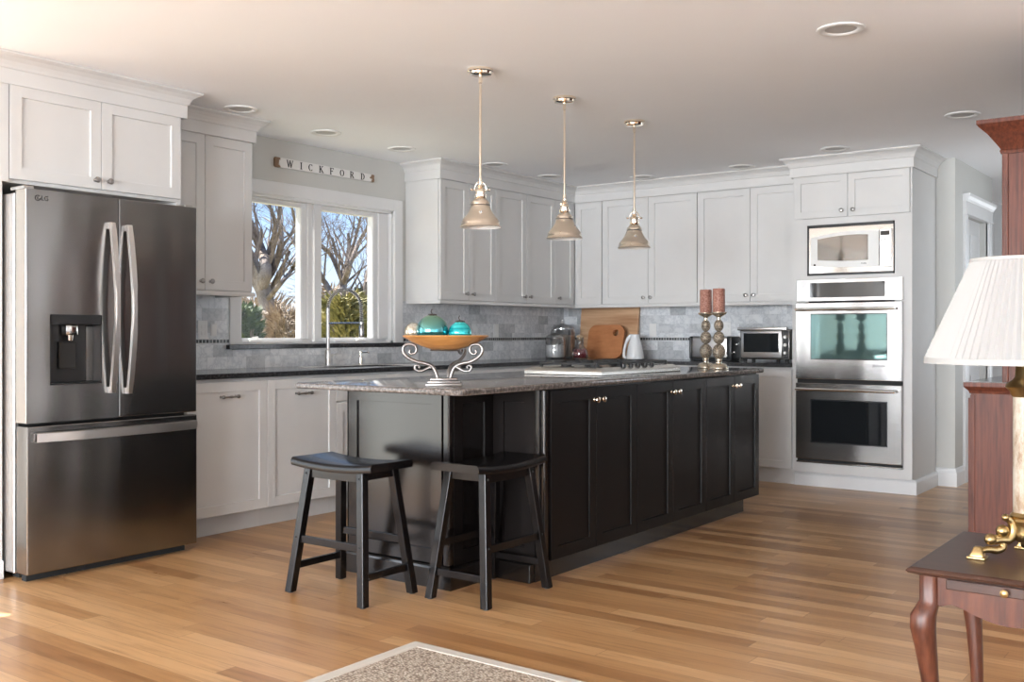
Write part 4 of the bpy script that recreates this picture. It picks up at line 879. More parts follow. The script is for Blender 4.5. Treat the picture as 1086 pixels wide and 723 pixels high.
# ------------------------------------------------------------------ outlets
def outlet(label, loc, rz, w=0.07, h=0.115, mat='white_plastic', switch=False):
    r = thing('wall_outlet', label, 'outlet', loc, rz, 'outlet plates on the backsplash')
    p = MB().box(-w/2, w/2, -0.006, 0, -h/2, h/2, 0.003, 2).build('cover_plate', mat, r)
    q = MB()
    for x in ([-w/4, w/4] if w > 0.1 else [0]):
        if switch: q.box(x-0.016, x+0.016, -0.009, -0.006, -0.033, 0.033, 0.002)
        else:
            for z in (-0.02, 0.02): q.box(x-0.014, x+0.014, -0.008, -0.005, z-0.013, z+0.013, 0.003)
    q.build('socket', mat, p)
OX = XL+0.0125
outlet('white outlet plate on the grey tile left of the window', (OX, 3.955, 1.160), R90)
outlet('narrow white switch plate on the tile beside the window casing', (OX, 4.035, 1.160), R90, 0.045, 0.075, switch=True)
outlet('pale outlet plate on the window-wall tile behind the wooden bowl', (OX, 6.96, 1.16), R90)
outlet('white outlet plate beside the large cutting board', (-4.370, YB-0.0125, 1.165), 0)
outlet('white outlet plate above the toaster oven', (-3.66, YB-0.0125, 1.175), 0)

# ------------------------------------------------------------------ bowl stand, bowl and ornaments
bc = (-2.850, 3.365)
bst = thing('scroll_stand', 'silver scrollwork iron stand holding the wooden bowl on the island', 'stand', (bc[0], bc[1], 0.913), math.radians(36.5))
MB().box(-0.078, 0.078, -0.055, 0.055, 0.0, 0.012, 0.004).box(-0.070, 0.070, -0.048, 0.048, 0.012, 0.022, 0.004).box(-0.060, 0.060, -0.040, 0.040, 0.022, 0.034, 0.005).build('base', 'silver_iron', bst, 40)
k = 4.42/1081/7.609                                       # one zoomed pixel in metres
def scroll(pts, ang, x_foot, parent):
    P = smooth_curve([((p[0]-x_foot)*k, (625-p[1])*k+0.022) for p in [] ] or [(0, 0, 0), (0, 0, 0.01)], 1)
leg1 = [(365, 605), (352, 560), (320, 510), (255, 485), (200, 475), (135, 445), (95, 405), (88, 365), (112, 338), (150, 333), (185, 345), (197, 378), (182, 405), (155, 412), (140, 398), (148, 380)]
curl1 = [(325, 512), (290, 525), (250, 545), (210, 548), (185, 530), (187, 508), (208, 503), (222, 515), (212, 525)]
def leg_tubes(parent, ang, fx_):
    m = MB()
    for pts, r0_, r1_ in ((leg1, 0.0085, 0.005), (curl1, 0.0065, 0.0045)):
        P = [Vector((-(fx_-p[0])*k, 0, (625-p[1])*k+0.022)) for p in pts]; P = smooth_curve(P, 5)
        ca, sa = math.cos(ang), math.sin(ang)
        P = [Vector((-p.x*ca, -p.x*sa, p.z)) for p in P]
        off = Vector((0.030*ca, 0.030*sa, 0)); P = [p+off for p in P]
        m.tube(P, [r0_+(r1_-r0_)*i/(len(P)-1) for i in range(len(P))], 10)
    e_ = m.build('scroll_leg', 'silver_iron', parent, 60)
for a in (180, -22, 62): leg_tubes(bst, math.radians(a), 365)
MB().lathe([(0.06, 0.150), (0.062, 0.153), (0.06, 0.156)], 32, cap=False).build('support_ring', 'silver_iron', bst)
BZ = 1.066
wb = MB(); prof = [(0.02, BZ-0.000), (0.06, BZ+0.003), (0.105, BZ+0.018), (0.145, BZ+0.035), (0.187, BZ+0.060), (0.184, BZ+0.064), (0.140, BZ+0.043), (0.10, BZ+0.027), (0.05, BZ+0.013), (0.01, BZ+0.011)]
wb.lathe([(r, z-BZ) for r, z in prof], 48, squash=(1.0, 0.8))
wbo = wb.build('wooden_bowl', 'bowl', None, 50); wbo.location = (bc[0]+0.004, bc[1]+0.003, BZ); wbo.rotation_euler = (0, 0, math.radians(36.5))
tag(wbo, 'shallow orange wooden bowl on the scrollwork stand', 'bowl')
def ornament(label, c, r, mat, cap=True, sq=1.0):
    t_ = thing('glass_ornament', label, 'ornament', c, 0, 'glass ball ornaments in the wooden bowl')
    n = 20; MB().lathe([(max(0.0008, r*math.sin(PI*i/n)), -r*sq*math.cos(PI*i/n)) for i in range(n+1)], 36).build('ball', mat, t_, 80)
    if cap:
        MB().lathe([(0.018, r*sq-0.006), (0.015, r*sq+0.001), (0.006, r*sq+0.004)], 12, wob=lambda i, s, h: 1+0.25*(i % 2)).tube([(0, 0, r*sq), (-0.008, 0, r*sq+0.014), (-0.004, 0.002, r*sq+0.024)], 0.0018, 6).build('cap', new_mat('dark_cap', (0.06, 0.04, 0.03), 0.4, 0.6), t_, 40, 'dark metal cap')
    return t_
ornament('largest green mirrored glass ball ornament in the wooden bowl', (-2.893, 3.336, BZ+0.083), 0.070, 'green_glass')
ornament('smaller turquoise banded glass ball ornament in the wooden bowl', (-2.793, 3.402, BZ+0.0745), 0.0505, 'teal_glass')
ornament('small gold crackled glass ball ornament at the left of the wooden bowl', (-2.972, 3.303, BZ+0.078), 0.042, 'gold_glass', False)

# ------------------------------------------------------------------ candle holders
def candle_set(lab, labc, loc, s, rz):
    r = thing('candle_holder', lab, 'candle holder', loc, rz, 'bronze candle holders')
    MB().lathe([(0.058, 0), (0.060, 0.006), (0.057, 0.014), (0.052, 0.020), (0.050, 0.028), (0.040, 0.033), (0.020, 0.036), (0.018, 0.045), (0.023, 0.058), (0.022, 0.064)], 28, squash=(s, s)).build('base', 'mercury', r, 50)
    st_ = MB(); pr = []
    for (za, zb, rr) in ((0.062, 0.158, 0.0405), (0.156, 0.238, 0.0355), (0.236, 0.312, 0.030)):
        for i in range(11):
            a = PI*(0.10+0.80*i/10); pr.append((rr*math.sin(a), za+(zb-za)*(1-math.cos(a))/2))
    st_.lathe(pr, 28).build('stem', 'woven', r, 60, 'woven bronze balls')
    MB().lathe([(0.013, 0.305), (0.012, 0.325), (0.020, 0.331), (0.044, 0.345), (0.050, 0.353), (0.050, 0.358), (0.02, 0.357)], 28).build('cup', 'mercury', r, 50)
    c = MB(); c.lathe([(0.0375, 0), (0.0385, 0.002), (0.038, 0.143), (0.035, 0.148), (0.01, 0.143)], 28).tube([(0, 0, 0.142), (0.001, 0, 0.155)], 0.0012, 5)
    o = c.build('pillar_candle', 'candle', None, 50); o.location = (loc[0], loc[1], loc[2]+0.3585)
    tag(o, labc, 'candle', 'mottled pillar candles')
candle_set('bronze ball-stemmed candle holder on the far end of the island, the left of the pair', 'mottled red brown pillar candle on the left candle holder', (-2.912, 6.050, 0.913), 0.92, 0)
candle_set('bronze ball-stemmed candle holder on the island, right of the pair, in front of the toaster', 'mottled red brown pillar candle on the right candle holder', (-2.768, 5.936, 0.913), 1.0, 0.3)

# ------------------------------------------------------------------ jars, boards, pitcher, toasters
def jar(label, loc, r, h, lid_h, knob_r):
    t_ = thing('glass_jar', label, 'jar', loc)
    MB().lathe([(r*0.96, 0), (r, 0.012), (r, h*0.90), (r*0.93, h*0.97), (r*0.93, h), (r*0.90, h), (r*0.90, h*0.96), (r*0.965, h*0.88), (r*0.965, 0.016), (r*0.9, 0.010)], 32).build('vessel', 'jar_glass', t_, 50)
    MB().lathe([(r*0.98, h+0.002), (r*0.98, h+0.010), (r*0.72, h+lid_h*0.55), (r*0.25, h+lid_h*0.85), (r*0.16, h+lid_h*0.95), (knob_r, h+lid_h+knob_r*0.6), (knob_r, h+lid_h+knob_r*1.4), (0.003, h+lid_h+knob_r*2)], 32).build('lid', 'jar_glass', t_, 50)
    return t_
J1 = (-5.120, 7.700, 0.912); J2 = (-5.010, 7.420, 0.912)
jar('large lidded glass jar in the corner behind the flour jar', J1, 0.112, 0.262, 0.055, 0.020)
jar('lidded glass jar of white flour on the corner worktop', J2, 0.088, 0.180, 0.055, 0.015)
o = MB().lathe([(0.100, 0.017), (0.105, 0.03), (0.105, 0.205), (0.02, 0.215)], 28).build('dry_goods', 'oats', None, 40); o.location = J1; tag(o, 'beige dry goods filling the large corner jar', 'dry goods', kind='stuff')
o = MB().lathe([(0.078, 0.017), (0.082, 0.03), (0.082, 0.120), (0.02, 0.128)], 28).build('flour', 'flour', None, 40); o.location = J2; tag(o, 'white flour filling the smaller lidded jar', 'flour', kind='stuff')
J3 = (-4.78, 7.46, 0.912)
t_ = thing('corked_bottle', 'round glass bottle of red berries with a cork, right of the flour jar', 'bottle', J3)
MB().lathe([(0.060, 0), (0.072, 0.012), (0.075, 0.05), (0.066, 0.085), (0.040, 0.105), (0.034, 0.120), (0.034, 0.185), (0.037, 0.19), (0.030, 0.19), (0.030, 0.118), (0.060, 0.085), (0.068, 0.05), (0.055, 0.012)], 28).build('vessel', 'jar_glass', t_, 50)
MB().lathe([(0.028, 0.168), (0.031, 0.205), (0.026, 0.208)], 18).build('stopper', 'cork', t_, 40)
rb = MB()
for i in range(130):
    a = random.random()*2*PI; rr = 0.052*math.sqrt(random.random()); z = 0.020+random.random()*0.065
    bmesh.ops.create_icosphere(rb.bm, subdivisions=1, radius=0.011, matrix=Matrix.Translation((rr*math.cos(a), rr*math.sin(a), z)))
o = rb.build('red_berries', 'berry', None, 60); o.location = J3; tag(o, 'heap of red berries inside the corked bottle', 'berries', kind='stuff')
# big board leans against the back tile
cbm = MB().box(-0.305, 0.305, -0.014, 0.014, 0.0, 0.462, 0.004).build('cutting_board', 'acacia'); cbm.location = (-4.800, 7.952, 0.913); cbm.rotation_euler = (math.radians(-6.5), 0, 0)
tag(cbm, 'large striped wooden cutting board leaning on the back wall tile', 'cutting board')
cb2 = MB(); bw, bh, cr = 0.185, 0.305, 0.075; pts = []
for cx, cz, a0 in ((bw-cr, bh-cr, 0), (-bw+cr, bh-cr, 90), (-bw+cr, cr, 180), (bw-cr, cr, 270)):
    for q in range(9): a = math.radians(a0+q*90/8); pts.append((cx+cr*math.cos(a), cz+cr*math.sin(a)))
# hole: bridge outer outline with a hole ring
hole = [(0.100+0.030*math.cos(2*PI*q/24), 0.232+0.030*math.sin(2*PI*q/24)) for q in range(24)]
def board_with_hole(outer, inner, y0, y1):
    bm = cb2.bm
    for y, flip in ((y0, False), (y1, True)):
        vo = [bm.verts.new((x, y, z)) for x, z in outer]; vi = [bm.verts.new((x, y, z)) for x, z in inner]
        eo = [bm.edges.new((vo[i], vo[(i+1) % len(vo)])) for i in range(len(vo))]; ei = [bm.edges.new((vi[i], vi[(i+1) % len(vi)])) for i in range(len(vi))]
        bmesh.ops.triangle_fill(bm, use_beauty=True, use_dissolve=False, edges=eo+ei)
        if not flip: A, B = vo, vi
        else:
            for P0, P1 in ((A, vo), (B, vi)):
                for i in range(len(P0)): bm.faces.new((P0[i], P0[(i+1) % len(P0)], P1[(i+1) % len(P0)], P1[i]))
board_with_hole(pts, hole, -0.011, 0.011)
o = cb2.build('cutting_board', 'cherry_board', None, 30); o.location = (-4.757, 7.815, 0.913); o.rotation_euler = (math.radians(-13), 0, 0)
tag(o, 'small rounded orange cutting board with a finger hole, in front of the striped board', 'cutting board')
# pitcher with a pierced handle
pt = thing('ceramic_pitcher', 'white ceramic pitcher with a pierced handle beside the cutting boards', 'pitcher', (-4.405, 7.76, 0.913))
MB().lathe([(0.074, 0), (0.078, 0.006), (0.076, 0.03), (0.070, 0.07), (0.060, 0.12), (0.046, 0.165), (0.040, 0.19), (0.042, 0.215), (0.038, 0.214), (0.036, 0.19), (0.042, 0.16), (0.056, 0.11)], 32).build('body', 'ceramic', pt, 70)
MB().tube(smooth_curve([(-0.030, -0.01, 0.205), (-0.055, -0.012, 0.190), (-0.078, -0.014, 0.150), (-0.094, -0.016, 0.100), (-0.101, -0.017, 0.050), (-0.096, -0.016, 0.016), (-0.060, -0.01, 0.012)], 5), [0.016]*10+[0.013]*21, 12).build('handle', 'ceramic', pt, 70)
# toaster
ts = thing('toaster', 'long stainless toaster with black ends behind the candle holders', 'toaster', (-3.665, 7.76, 0.913))
MB().box(-0.160, 0.160, -0.082, 0.082, 0.018, 0.195, 0.014, 3).build('shell', 'steel_soft', ts, 40)
MB().box(-0.182, -0.155, -0.086, 0.086, 0.010, 0.200, 0.012, 3).build('end_cap', 'black', ts, 40)
ec = MB().box(0.150, 0.200, -0.086, 0.086, 0.010, 0.200, 0.012, 3).build('end_cap', 'black', ts, 40)
MB().box(-0.17, 0.19, -0.084, 0.084, 0.0, 0.020, 0.004).build('foot_plate', 'black', ts)
MB().box(-0.13, 0.13, -0.05, -0.02, 0.1951, 0.197).box(-0.13, 0.13, 0.02, 0.05, 0.1951, 0.197).build('slot', 'gap', ts)
MB().box(0.199, 0.220, -0.02, 0.02, 0.125, 0.142, 0.004).build('lever', 'steel', ec); MB().lathe([(0.016, 0.199), (0.014, 0.212)], 16, c=(0, -0.045, 0.07), axis='X').build('dial', 'steel', ec, 40)
# toaster oven
to = thing('toaster_oven', 'stainless countertop toaster oven beside the oven tower', 'toaster oven', (-3.312, 7.49, 0.913))
MB().box(0, 0.40, 0.0, 0.33, 0.022, 0.255, 0.008, 2).build('case', 'steel', to, 40)
MB().box(-0.008, 0.395, -0.045, -0.01, 0.247, 0.272, 0.006, 2).box(0.0, 0.03, -0.03, 0.01, 0.25, 0.268).box(0.35, 0.38, -0.03, 0.01, 0.25, 0.268).build('handle', 'steel_soft', to, 40)
td = MB().box(0.012, 0.345, -0.016, 0.001, 0.035, 0.245, 0.006, 2).build('door', 'steel_soft', to, 40)
MB().box(0.036, 0.321, -0.0175, -0.0155, 0.078, 0.225, 0.0006, 1).build('window', 'black_glass', td)
for x in (0.03, 0.10, 0.30, 0.37): MB().lathe([(0.014, 0), (0.016, 0.022)], 14, c=(x, 0.03, 0)).build('foot', 'black', to, 40)
kn = MB().box(0.350, 0.397, -0.012, 0.001, 0.035, 0.245, 0.003).build('control_strip', 'black', to)
for z in (0.075, 0.135, 0.195): MB().lathe([(0.014, 0), (0.012, 0.016)], 16, c=(0.374, -0.012, z), axis='Y').build('dial', 'steel_soft', kn, 40)

# ------------------------------------------------------------------ rug
rg = thing('sisal_rug', 'beige woven sisal rug with a pale cloth border on the oak floor', 'rug', (0, 0, 0))
RX0, RX1, RY0, RY1 = -2.51, -0.75, 0.3, 2.80
MB().box(RX0+0.05, RX1-0.05, RY0+0.05, RY1-0.05, 0.001, 0.010).build('weave', 'sisal', rg)
b = MB(); rings = []
for i, z in ((0.0, 0.001), (0.002, 0.010), (0.012, 0.0125), (0.052, 0.0125), (0.056, 0.009)):
    rings.append([b.bm.verts.new(p) for p in ((RX0+i, RY0+i, z), (RX1-i, RY0+i, z), (RX1-i, RY1-i, z), (RX0+i, RY1-i, z))])
for a, c in zip(rings, rings[1:]):
    for i in range(4): b.bm.faces.new((a[i], a[(i+1) % 4], c[(i+1) % 4], c[i]))
b.build('border', 'binding', rg)

# ------------------------------------------------------------------ hutch
hx0, hy0, hy1 = -1.067, 4.93, 6.35; hx1 = -0.44
hu = thing('wooden_hutch', 'tall red mahogany hutch with crown top, seen from its side at the right', 'hutch')
lb = MB().box(hx0, hx1, hy0, hy1, 0.0, 0.86).box(hx0-0.004, hx0+0.016, hy0-0.004, hy0+0.02, 0.0, 0.86, 0.002); lb.box(hx0-0.012, hx1, hy0-0.012, hy1+0.012, 0.0, 0.09, 0.004)
lo = lb.build('lower_cabinet', 'mahog', hu)
MB().sweep([(hx1, hy1), (hx0, hy1), (hx0, hy0), (hx1, hy0)][::-1][::-1], [(0, 0.858), (-0.0, 0.858), (0, 0.9), (0, 0.9)]).bm.free()
MB().sweep([(hx1, hy0), (hx0, hy0), (hx0, hy1), (hx1, hy1)][::-1], [(0.0, 0.868), (0.006, 0.868), (0.010, 0.880), (0.024, 0.894), (0.028, 0.900), (0.028, 0.918), (0.0, 0.918)]).box(hx0-0.001, hx1, hy0-0.001, hy1, 0.86, 0.917).build('counter_moulding', 'mahog', hu)
MB().box(hx0-0.02, hx1, hy0-0.02, hy1+0.02, 0.9172, 0.9215).build('counter_slab', new_mat('dark_hutch_top', (0.03, 0.022, 0.02), 0.15), hu)
for k_ in range(3):
    a = hy0+0.03+k_*(hy1-hy0-0.06)/3; bb = a+(hy1-hy0-0.06)/3-0.006
    d = MB().shaker(a, bb, 0.10, 0.845, -0.001, rail=0.06).build('door', 'mahog', hu); d.rotation_euler = (0, 0, -R90); d.location = (hx0, 0, 0); d.scale = (-1, 1, 1)
ux = -0.935
ub = MB().box(ux, hx1, hy0+0.01, hy1-0.01, 0.9217, 2.0).box(ux-0.006, ux+0.02, hy0+0.004, hy0+0.03, 0.9217, 1.96, 0.003)
ub.build('upper_cabinet', 'mahog', hu)
CP = [(0, 1.935), (0.010, 1.935), (0.014, 1.948), (0.010, 1.955), (0.016, 1.965), (0.030, 1.985), (0.055, 2.02), (0.085, 2.05), (0.094, 2.062), (0.094, 2.080), (0, 2.080)]
MB().sweep([(hx1, hy0+0.01), (ux, hy0+0.01), (ux, hy1-0.01), (hx1, hy1-0.01)][::-1], CP).box(ux, hx1, hy0+0.01, hy1-0.01, 1.99, 2.078).build('crown', 'mahog', hu)

# ------------------------------------------------------------------ side table
stb = thing('side_table', 'cherry side table with cabriole legs and a dark polished top at the lower right', 'side table')
tX0, tX1, tY0, tY1, tZ = -0.672, -0.02, 2.445, 2.985, 0.598
m = MB()
def rr2(i, z): return [m.bm.verts.new(p) for p in ((tX0+i, tY0+i, z), (tX1-i, tY0+i, z), (tX1-i, tY1-i, z), (tX0+i, tY1-i, z))]
vv = [rr2(0.022, tZ-0.020), rr2(0.004, tZ-0.013), rr2(0.0, tZ-0.008), rr2(0.004, tZ-0.003), rr2(0.010, tZ)]
m.bm.faces.new(vv[0][::-1]); m.bm.faces.new(vv[-1])
for a, c in zip(vv, vv[1:]):
    for i in range(4): m.bm.faces.new((a[i], a[(i+1) % 4], c[(i+1) % 4], c[i]))
m.build('table_top', 'table_top', stb)
ax0, ax1, ay0, ay1 = tX0+0.048, tX1-0.048, tY0+0.048, tY1-0.048
def apron_poly(a, b, z1):
    n = 24; L = b-a; bot = []
    for q in range(n+1):
        t_ = q/n; z = 0.500+0.012*math.cos(2*PI*t_*2)-0.030*math.sin(PI*t_)**2+0.016*(1 if 0.06 < t_ < 0.94 else 0); bot.append((a+L*t_, z))
    return bot+[(b, z1), (a, z1)]
MB().prism(apron_poly(ax0, ax1, tZ-0.019), ay0-0.018, ay0+0.0, 'XZ', 0.002).build('apron', 'cherry', stb); MB().prism(apron_poly(ax0, ax1, tZ-0.019), ay1, ay1+0.018, 'XZ', 0.002).build('apron', 'cherry', stb)
MB().prism(apron_poly(ay0, ay1, tZ-0.019), ax0-0.018, ax0, 'YZ', 0.002).build('apron', 'cherry', stb); MB().prism(apron_poly(ay0, ay1, tZ-0.019), ax1, ax1+0.018, 'YZ', 0.002).build('apron', 'cherry', stb)
sl = MB().box(ax0+0.035, ax1-0.035, ay0-0.024, ay0+0.03, tZ-0.045, tZ-0.022, 0.002).build('pull_out_slide', 'table_top', stb)
for x in (ax0+0.16, ax1-0.16): MB().lathe([(0.005, 0), (0.004, 0.006), (0.008, 0.010), (0.009, 0.015), (0.004, 0.018)], 14, c=(x, ay0-0.024, tZ-0.034), axis='Y').build('knob', 'brass', sl, 50)
def cabriole(cx, cy, sx, sy):
    m = MB(); prof = [(0.578, 0.0, 0.021), (0.52, 0.0, 0.021), (0.508, 0.004, 0.023), (0.485, 0.012, 0.028), (0.455, 0.013, 0.028), (0.41, 0.008, 0.024), (0.34, 0.001, 0.0195), (0.24, -0.007, 0.016), (0.14, -0.010, 0.0135), (0.07, -0.004, 0.0125), (0.035, 0.008, 0.015), (0.018, 0.015, 0.022), (0.006, 0.017, 0.023), (0.0, 0.017, 0.020)]
    rings = []
    for z, off, r in prof:
        sqn = 5.0 if z > 0.5 else 2.6; rg_ = []
        for q in range(20):
            a = 2*PI*q/20; c, s = math.cos(a), math.sin(a); rad = r/((abs(c)**sqn+abs(s)**sqn)**(1/sqn))
            rg_.append(m.bm.verts.new((cx+sx*off+rad*c, cy+sy*off+rad*s, z)))
        rings.append(rg_)
    for a, c in zip(rings, rings[1:]):
        for i in range(20): m.bm.faces.new((a[i], a[(i+1) % 20], c[(i+1) % 20], c[i]))
    m.bm.faces.new(rings[0][::-1]); m.bm.faces.new(rings[-1])
    m.build('leg', 'cherry', stb, 60)
for x, sx in ((ax0-0.004, -1), (ax1+0.004, 1)):
    for y, sy in ((ay0-0.004, -1), (ay1+0.004, 1)): cabriole(x, y, sx, sy)

# ------------------------------------------------------------------ table lamp
lx, ly = -0.466, 2.71
lp = thing('table_lamp', 'brass and marble column table lamp with white pleated shade, on the side table', 'lamp', (lx, ly, tZ))
MB().lathe([(0.020, 0.040), (0.026, 0.045), (0.030, 0.060), (0.028, 0.075), (0.032, 0.084), (0.034, 0.090), (0.030, 0.096), (0.034, 0.102), (0.028, 0.110)], 28).build('base', 'brass', lp, 40)
MB().lathe([(0.0265, 0.108), (0.0265, 0.392)], 28).build('column', 'marble_col', lp, 50, 'cream marble column')
MB().lathe([(0.027, 0.388), (0.030, 0.392), (0.034, 0.402), (0.044, 0.412), (0.040, 0.420), (0.028, 0.428), (0.022, 0.436), (0.020, 0.480), (0.014, 0.49), (0.010, 0.56)], 28).build('collar', 'brass', lp, 50)
for q, a in enumerate((210, 330, 90)):
    a = math.radians(a+10); ca, sa = math.cos(a), math.sin(a); P = lambda r, z: (r*ca, r*sa, z)
    f = MB(); f.box(P(0.118, 0)[0]-0.021, P(0.118, 0)[0]+0.021, P(0.118, 0)[1]-0.021, P(0.118, 0)[1]+0.021, 0, 0.007, 0.002); f.hexa([(P(0.118, 0)[0]+dx, P(0.118, 0)[1]+dy, 0.006) for dx, dy in ((-0.017, -0.017), (0.017, -0.017), (0.017, 0.017), (-0.017, 0.017))], [(P(0.116, 0)[0]+dx, P(0.116, 0)[1]+dy, 0.030) for dx, dy in ((-0.008, -0.008), (0.008, -0.008), (0.008, 0.008), (-0.008, 0.008))], 0.003)
    pts_ = smooth_curve([P(0.112, 0.018), P(0.092, 0.022), P(0.070, 0.020), P(0.055, 0.028), P(0.060, 0.045), P(0.075, 0.052)], 5)
    f.tube(pts_, [0.006+0.004*math.sin(PI*i/(len(pts_)-1)) for i in range(len(pts_))], 10)
    pts_ = smooth_curve([P(0.080, 0.040), P(0.062, 0.045), P(0.042, 0.045), P(0.030, 0.062), P(0.032, 0.085), P(0.045, 0.098)], 5)
    f.tube(pts_, [0.008+0.004*math.sin(PI*i/(len(pts_)-1)) for i in range(len(pts_))], 10)
    for (r, z, rad) in ((0.086, 0.046, 0.014), (0.056, 0.066, 0.015), (0.048, 0.098, 0.009)):
        bmesh.ops.create_uvsphere(f.bm, u_segments=16, v_segments=10, radius=rad, matrix=Matrix.Translation(P(r, z)))
    f.build('scroll_foot', 'brass', lp, 50)
sr0, sr1, sz0, sz1 = 0.222, 0.119, 0.468, 0.722
seg = 288
wobf = lambda i, s, h: 1+0.018*math.cos(2*PI*i/4)
n_ = 6
pr = [(sr0+(sr1-sr0)*q/n_, sz0+0.012+(sz1-sz0-0.018)*q/n_) for q in range(n_+1)]
shd = MB().lathe(pr, seg, cap=False, wob=wobf).build('lamp_shade', 'shade', lp, 60)
MB().lathe([(sr0-0.001, sz0), (sr0+0.005, sz0), (sr0+0.004, sz0+0.014), (sr0-0.004, sz0+0.014)], 96, cap=False).build('shade_binding', 'shade', shd, 50); MB().lathe([(sr1-0.002, sz1-0.008), (sr1+0.004, sz1-0.008), (sr1+0.003, sz1), (sr1-0.002, sz1)], 96, cap=False).build('shade_binding', 'shade', shd, 50)
MB().lathe([(0.010, 0.56), (0.016, 0.57), (0.018, 0.61), (0.006, 0.615), (0.004, 0.700)], 16).build('socket', 'brass', lp, 50)

# ------------------------------------------------------------------ outside the window
struct(MB().box(-120, XL-T-0.02, -60, 100, -0.6, -0.5).build('ground', 'grass'))
Fv = Vector((-math.sin(math.radians(36.469)), math.cos(math.radians(36.469)), 0)); Rv = Vector((Fv.y, -Fv.x, 0))
def at(u, v, D): return Fv*D+Rv*((u-543)/1081*D)+Vector((0, 0, 1.14+(353-v)/1081*D))
def grow(m, p, d, L, r, depth, rnd, gnarl=0.30, seg=5):
    n = 4; pts = [p]; rad = [r]; q = p.copy(); dd = d.normalized()
    for i in range(n):
        dd = (dd+Vector((rnd.uniform(-1, 1), rnd.uniform(-1, 1), rnd.uniform(-0.7, 0.9)))*gnarl*0.5).normalized()
        q = q+dd*L/n; pts.append(q.copy()); rad.append(r*(1-0.55*(i+1)/n))
    m.tube(pts, rad, seg if r > 0.02 else 3, cap=False)
    if depth <= 0: return
    for k_ in range(rnd.choice((2, 2, 3))):
        i = rnd.randint(1, n); s = pts[i]
        nd = (dd+Vector((rnd.uniform(-1, 1), rnd.uniform(-1, 1), rnd.uniform(-0.45, 0.9)))*0.95).normalized()
        grow(m, s, nd, L*rnd.uniform(0.55, 0.82), max(rad[i]*rnd.uniform(0.42, 0.62), 0.004), depth-1, rnd, gnarl, seg)
def tree(label, D, limbs, seed, r0_, depth=4, L=1.4):
    rnd = random.Random(seed); r = thing('bare_tree', label, 'tree', (0, 0, 0), 0, 'bare trees outside the window')
    tr_ = MB(); br = MB()
    for li, limb in enumerate(limbs):
        jit = lambda: rnd.uniform(-0.6, 0.6) if li else rnd.uniform(-0.15, 0.15)
        P = []; base = None
        for (u, v, rr) in limb: 
            dz = 0 if not P else jit()
            P.append(at(u, v, D+dz))
        rads = [x[2]*D/1081/2 for x in limb]; S = smooth_curve(P, 4); RR = []
        for i in range(len(P)-1): RR += [rads[i]+(rads[i+1]-rads[i])*q/4 for q in range(4)]
        RR.append(rads[-1]); tr_.tube(S, RR, 9, cap=False)
        for i in range(2 if li == 0 else 1, len(S)-1):
            if rnd.random() < 0.6 and S[i].z > 1.5:
                d = (S[i+1]-S[i]).normalized()+Vector((rnd.uniform(-1, 1), rnd.uniform(-1, 1), rnd.uniform(-0.2, 0.9)))
                grow(br, S[i], d, L*rnd.uniform(0.6, 1.1), RR[i]*0.42, depth-1, rnd)
        grow(br, S[-1], (S[-1]-S[-2]), L, RR[-1], depth, rnd)
    tr_.build('trunk', 'bark', r, 60); br.build('branches', 'bark', r, 60)
tree('thick grey bare tree seen through the left window pane', 19, [[(290, 385, 22), (288, 350, 19), (282, 318, 17), (276, 300, 17)], [(276, 302, 13), (262, 285, 11), (250, 262, 9), (238, 235, 7)],
     [(277, 305, 15), (282, 285, 12), (276, 262, 10), (264, 235, 8), (252, 205, 6)], [(280, 300, 9), (292, 280, 8), (298, 255, 6), (296, 225, 4.5), (302, 200, 3)],
     [(283, 318, 6), (298, 300, 5), (310, 285, 4), (316, 268, 3.2), (308, 250, 2.6)], [(279, 295, 7), (286, 262, 5), (292, 240, 4), (284, 212, 3)]], 3, 0.2, 4, 1.25)
tree('forked bare tree seen through the middle of the right window pane', 21, [[(366, 380, 10), (364, 345, 9), (363, 318, 8), (364, 300, 7.5)], [(364, 300, 6), (352, 272, 4.6), (342, 262, 4), (334, 250, 3)],
     [(364, 300, 6), (372, 278, 5), (381, 256, 4), (392, 238, 3)], [(365, 290, 4.5), (374, 262, 3.4), (380, 240, 2.8), (386, 215, 2)], [(364, 305, 8), (354, 314, 6), (345, 300, 6), (336, 288, 5.5), (326, 268, 5), (316, 245, 4)]], 11, 0.1, 4, 1.1)
tree('slender dark bare tree at the right edge of the right window pane', 16, [[(391, 375, 7), (389, 335, 6.5), (388, 305, 6), (393, 275, 5.4), (391, 250, 5), (394, 225, 4.2)], [(389, 300, 3.4), (397, 270, 3), (402, 240, 2.4)]], 23, 0.06, 4, 0.9)
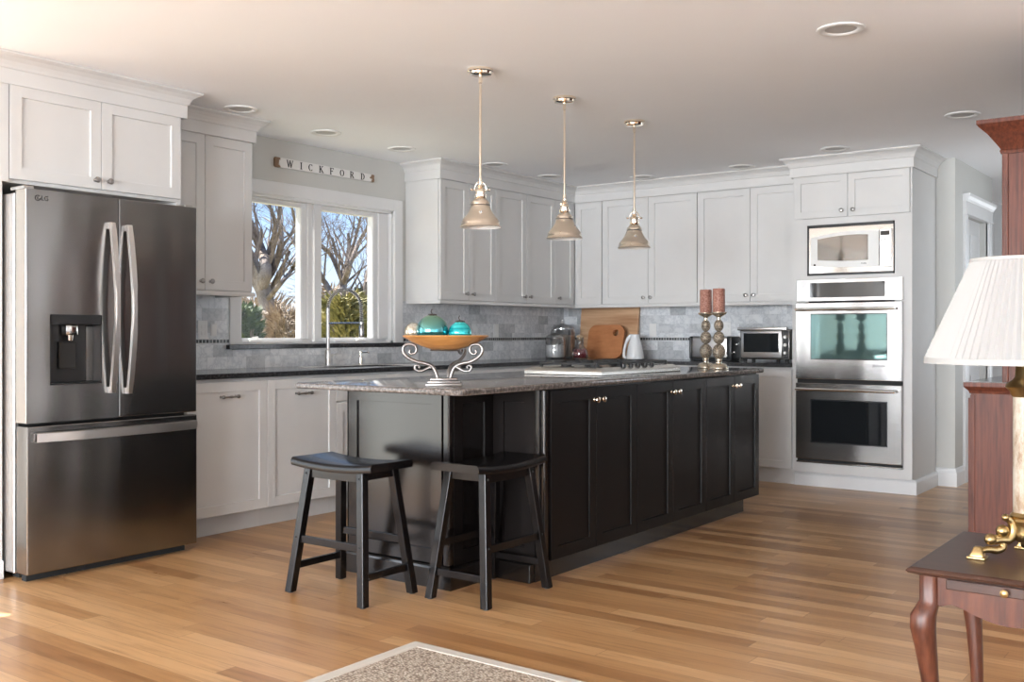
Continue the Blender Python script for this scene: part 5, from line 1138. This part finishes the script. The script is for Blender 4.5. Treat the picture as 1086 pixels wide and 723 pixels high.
def foliage(name, label, centre, size, n, blade, mat, seed, cat='shrub', stem=0.0, wide=0.02):
    rnd = random.Random(seed); m = MB(); c = Vector(centre)
    for i in range(n):
        a = rnd.random()*2*PI; t_ = rnd.random(); z = t_**0.8; rad = (1-0.55*z**1.6)*math.sqrt(rnd.uniform(0.2, 1))
        p = Vector((math.cos(a)*rad*size[0], math.sin(a)*rad*size[1], z*size[2]))
        lump = 0.80+0.25*math.sin(3*a+5*z+seed); p.x *= lump; p.y *= lump
        d = Vector((math.cos(a)+rnd.uniform(-.6, .6), math.sin(a)+rnd.uniform(-.6, .6), rnd.uniform(0.1, 1.6))).normalized()
        s = d.orthogonal().normalized()*wide*rnd.uniform(0.6, 1.3); l = blade*rnd.uniform(0.5, 1.3)
        p = p+c; q = p+d*l; e_ = d.cross(s).normalized()*l*0.15
        vs = [m.bm.verts.new(x) for x in (p-s*0.5, p+s*0.5, p+d*l*0.5+s+e_, q, p+d*l*0.5-s+e_)]
        m.bm.faces.new(vs)
    r = thing(name, label, cat); m.build('foliage', mat, r)
    sm = MB(); 
    for k_ in range(7):
        a = rnd.random()*2*PI; sm.tube([c+Vector((0, 0, 0)), c+Vector((math.cos(a)*size[0]*0.3, math.sin(a)*size[1]*0.3, size[2]*0.5)), c+Vector((math.cos(a)*size[0]*0.5, math.sin(a)*size[1]*0.5, size[2]*0.85))], [0.05, 0.03, 0.01], 5)
    sm.build('stems', 'bark', r)
def g_at(u, D): p = at(u, 353, D); return (p.x, p.y, -0.5)
foliage('evergreen_shrub', 'yellow green spiky evergreen shrub beyond the right window pane', g_at(366, 15), (0.55, 0.55, 2.10), 5200, 0.22, 'conifer', 5, wide=0.016)
foliage('dry_bush', 'tan leafless bush beyond the left window pane, around the tree trunk', g_at(306, 17), (0.75, 0.75, 1.95), 3600, 0.30, 'brush', 6, wide=0.008)
foliage('evergreen_shrub', 'dark green shrub low at the left edge of the left window pane', g_at(258, 15.5), (0.40, 0.40, 2.0), 1800, 0.16, 'darkgreen', 8, wide=0.03)
foliage('dry_bush', 'grey brown thicket behind the forked tree in the right window pane', g_at(345, 24), (1.0, 1.0, 2.6), 2600, 0.35, 'brush', 9, wide=0.014)
foliage('evergreen_shrub', 'dark green shrub at the right edge of the right window pane', g_at(396, 19), (0.6, 0.6, 2.4), 2400, 0.20, 'darkgreen', 12, wide=0.03)
foliage('dry_bush', 'tan thicket in the distance at the left of the window view', g_at(276, 26), (1.3, 1.3, 2.4), 2400, 0.4, 'brush', 14, wide=0.016)
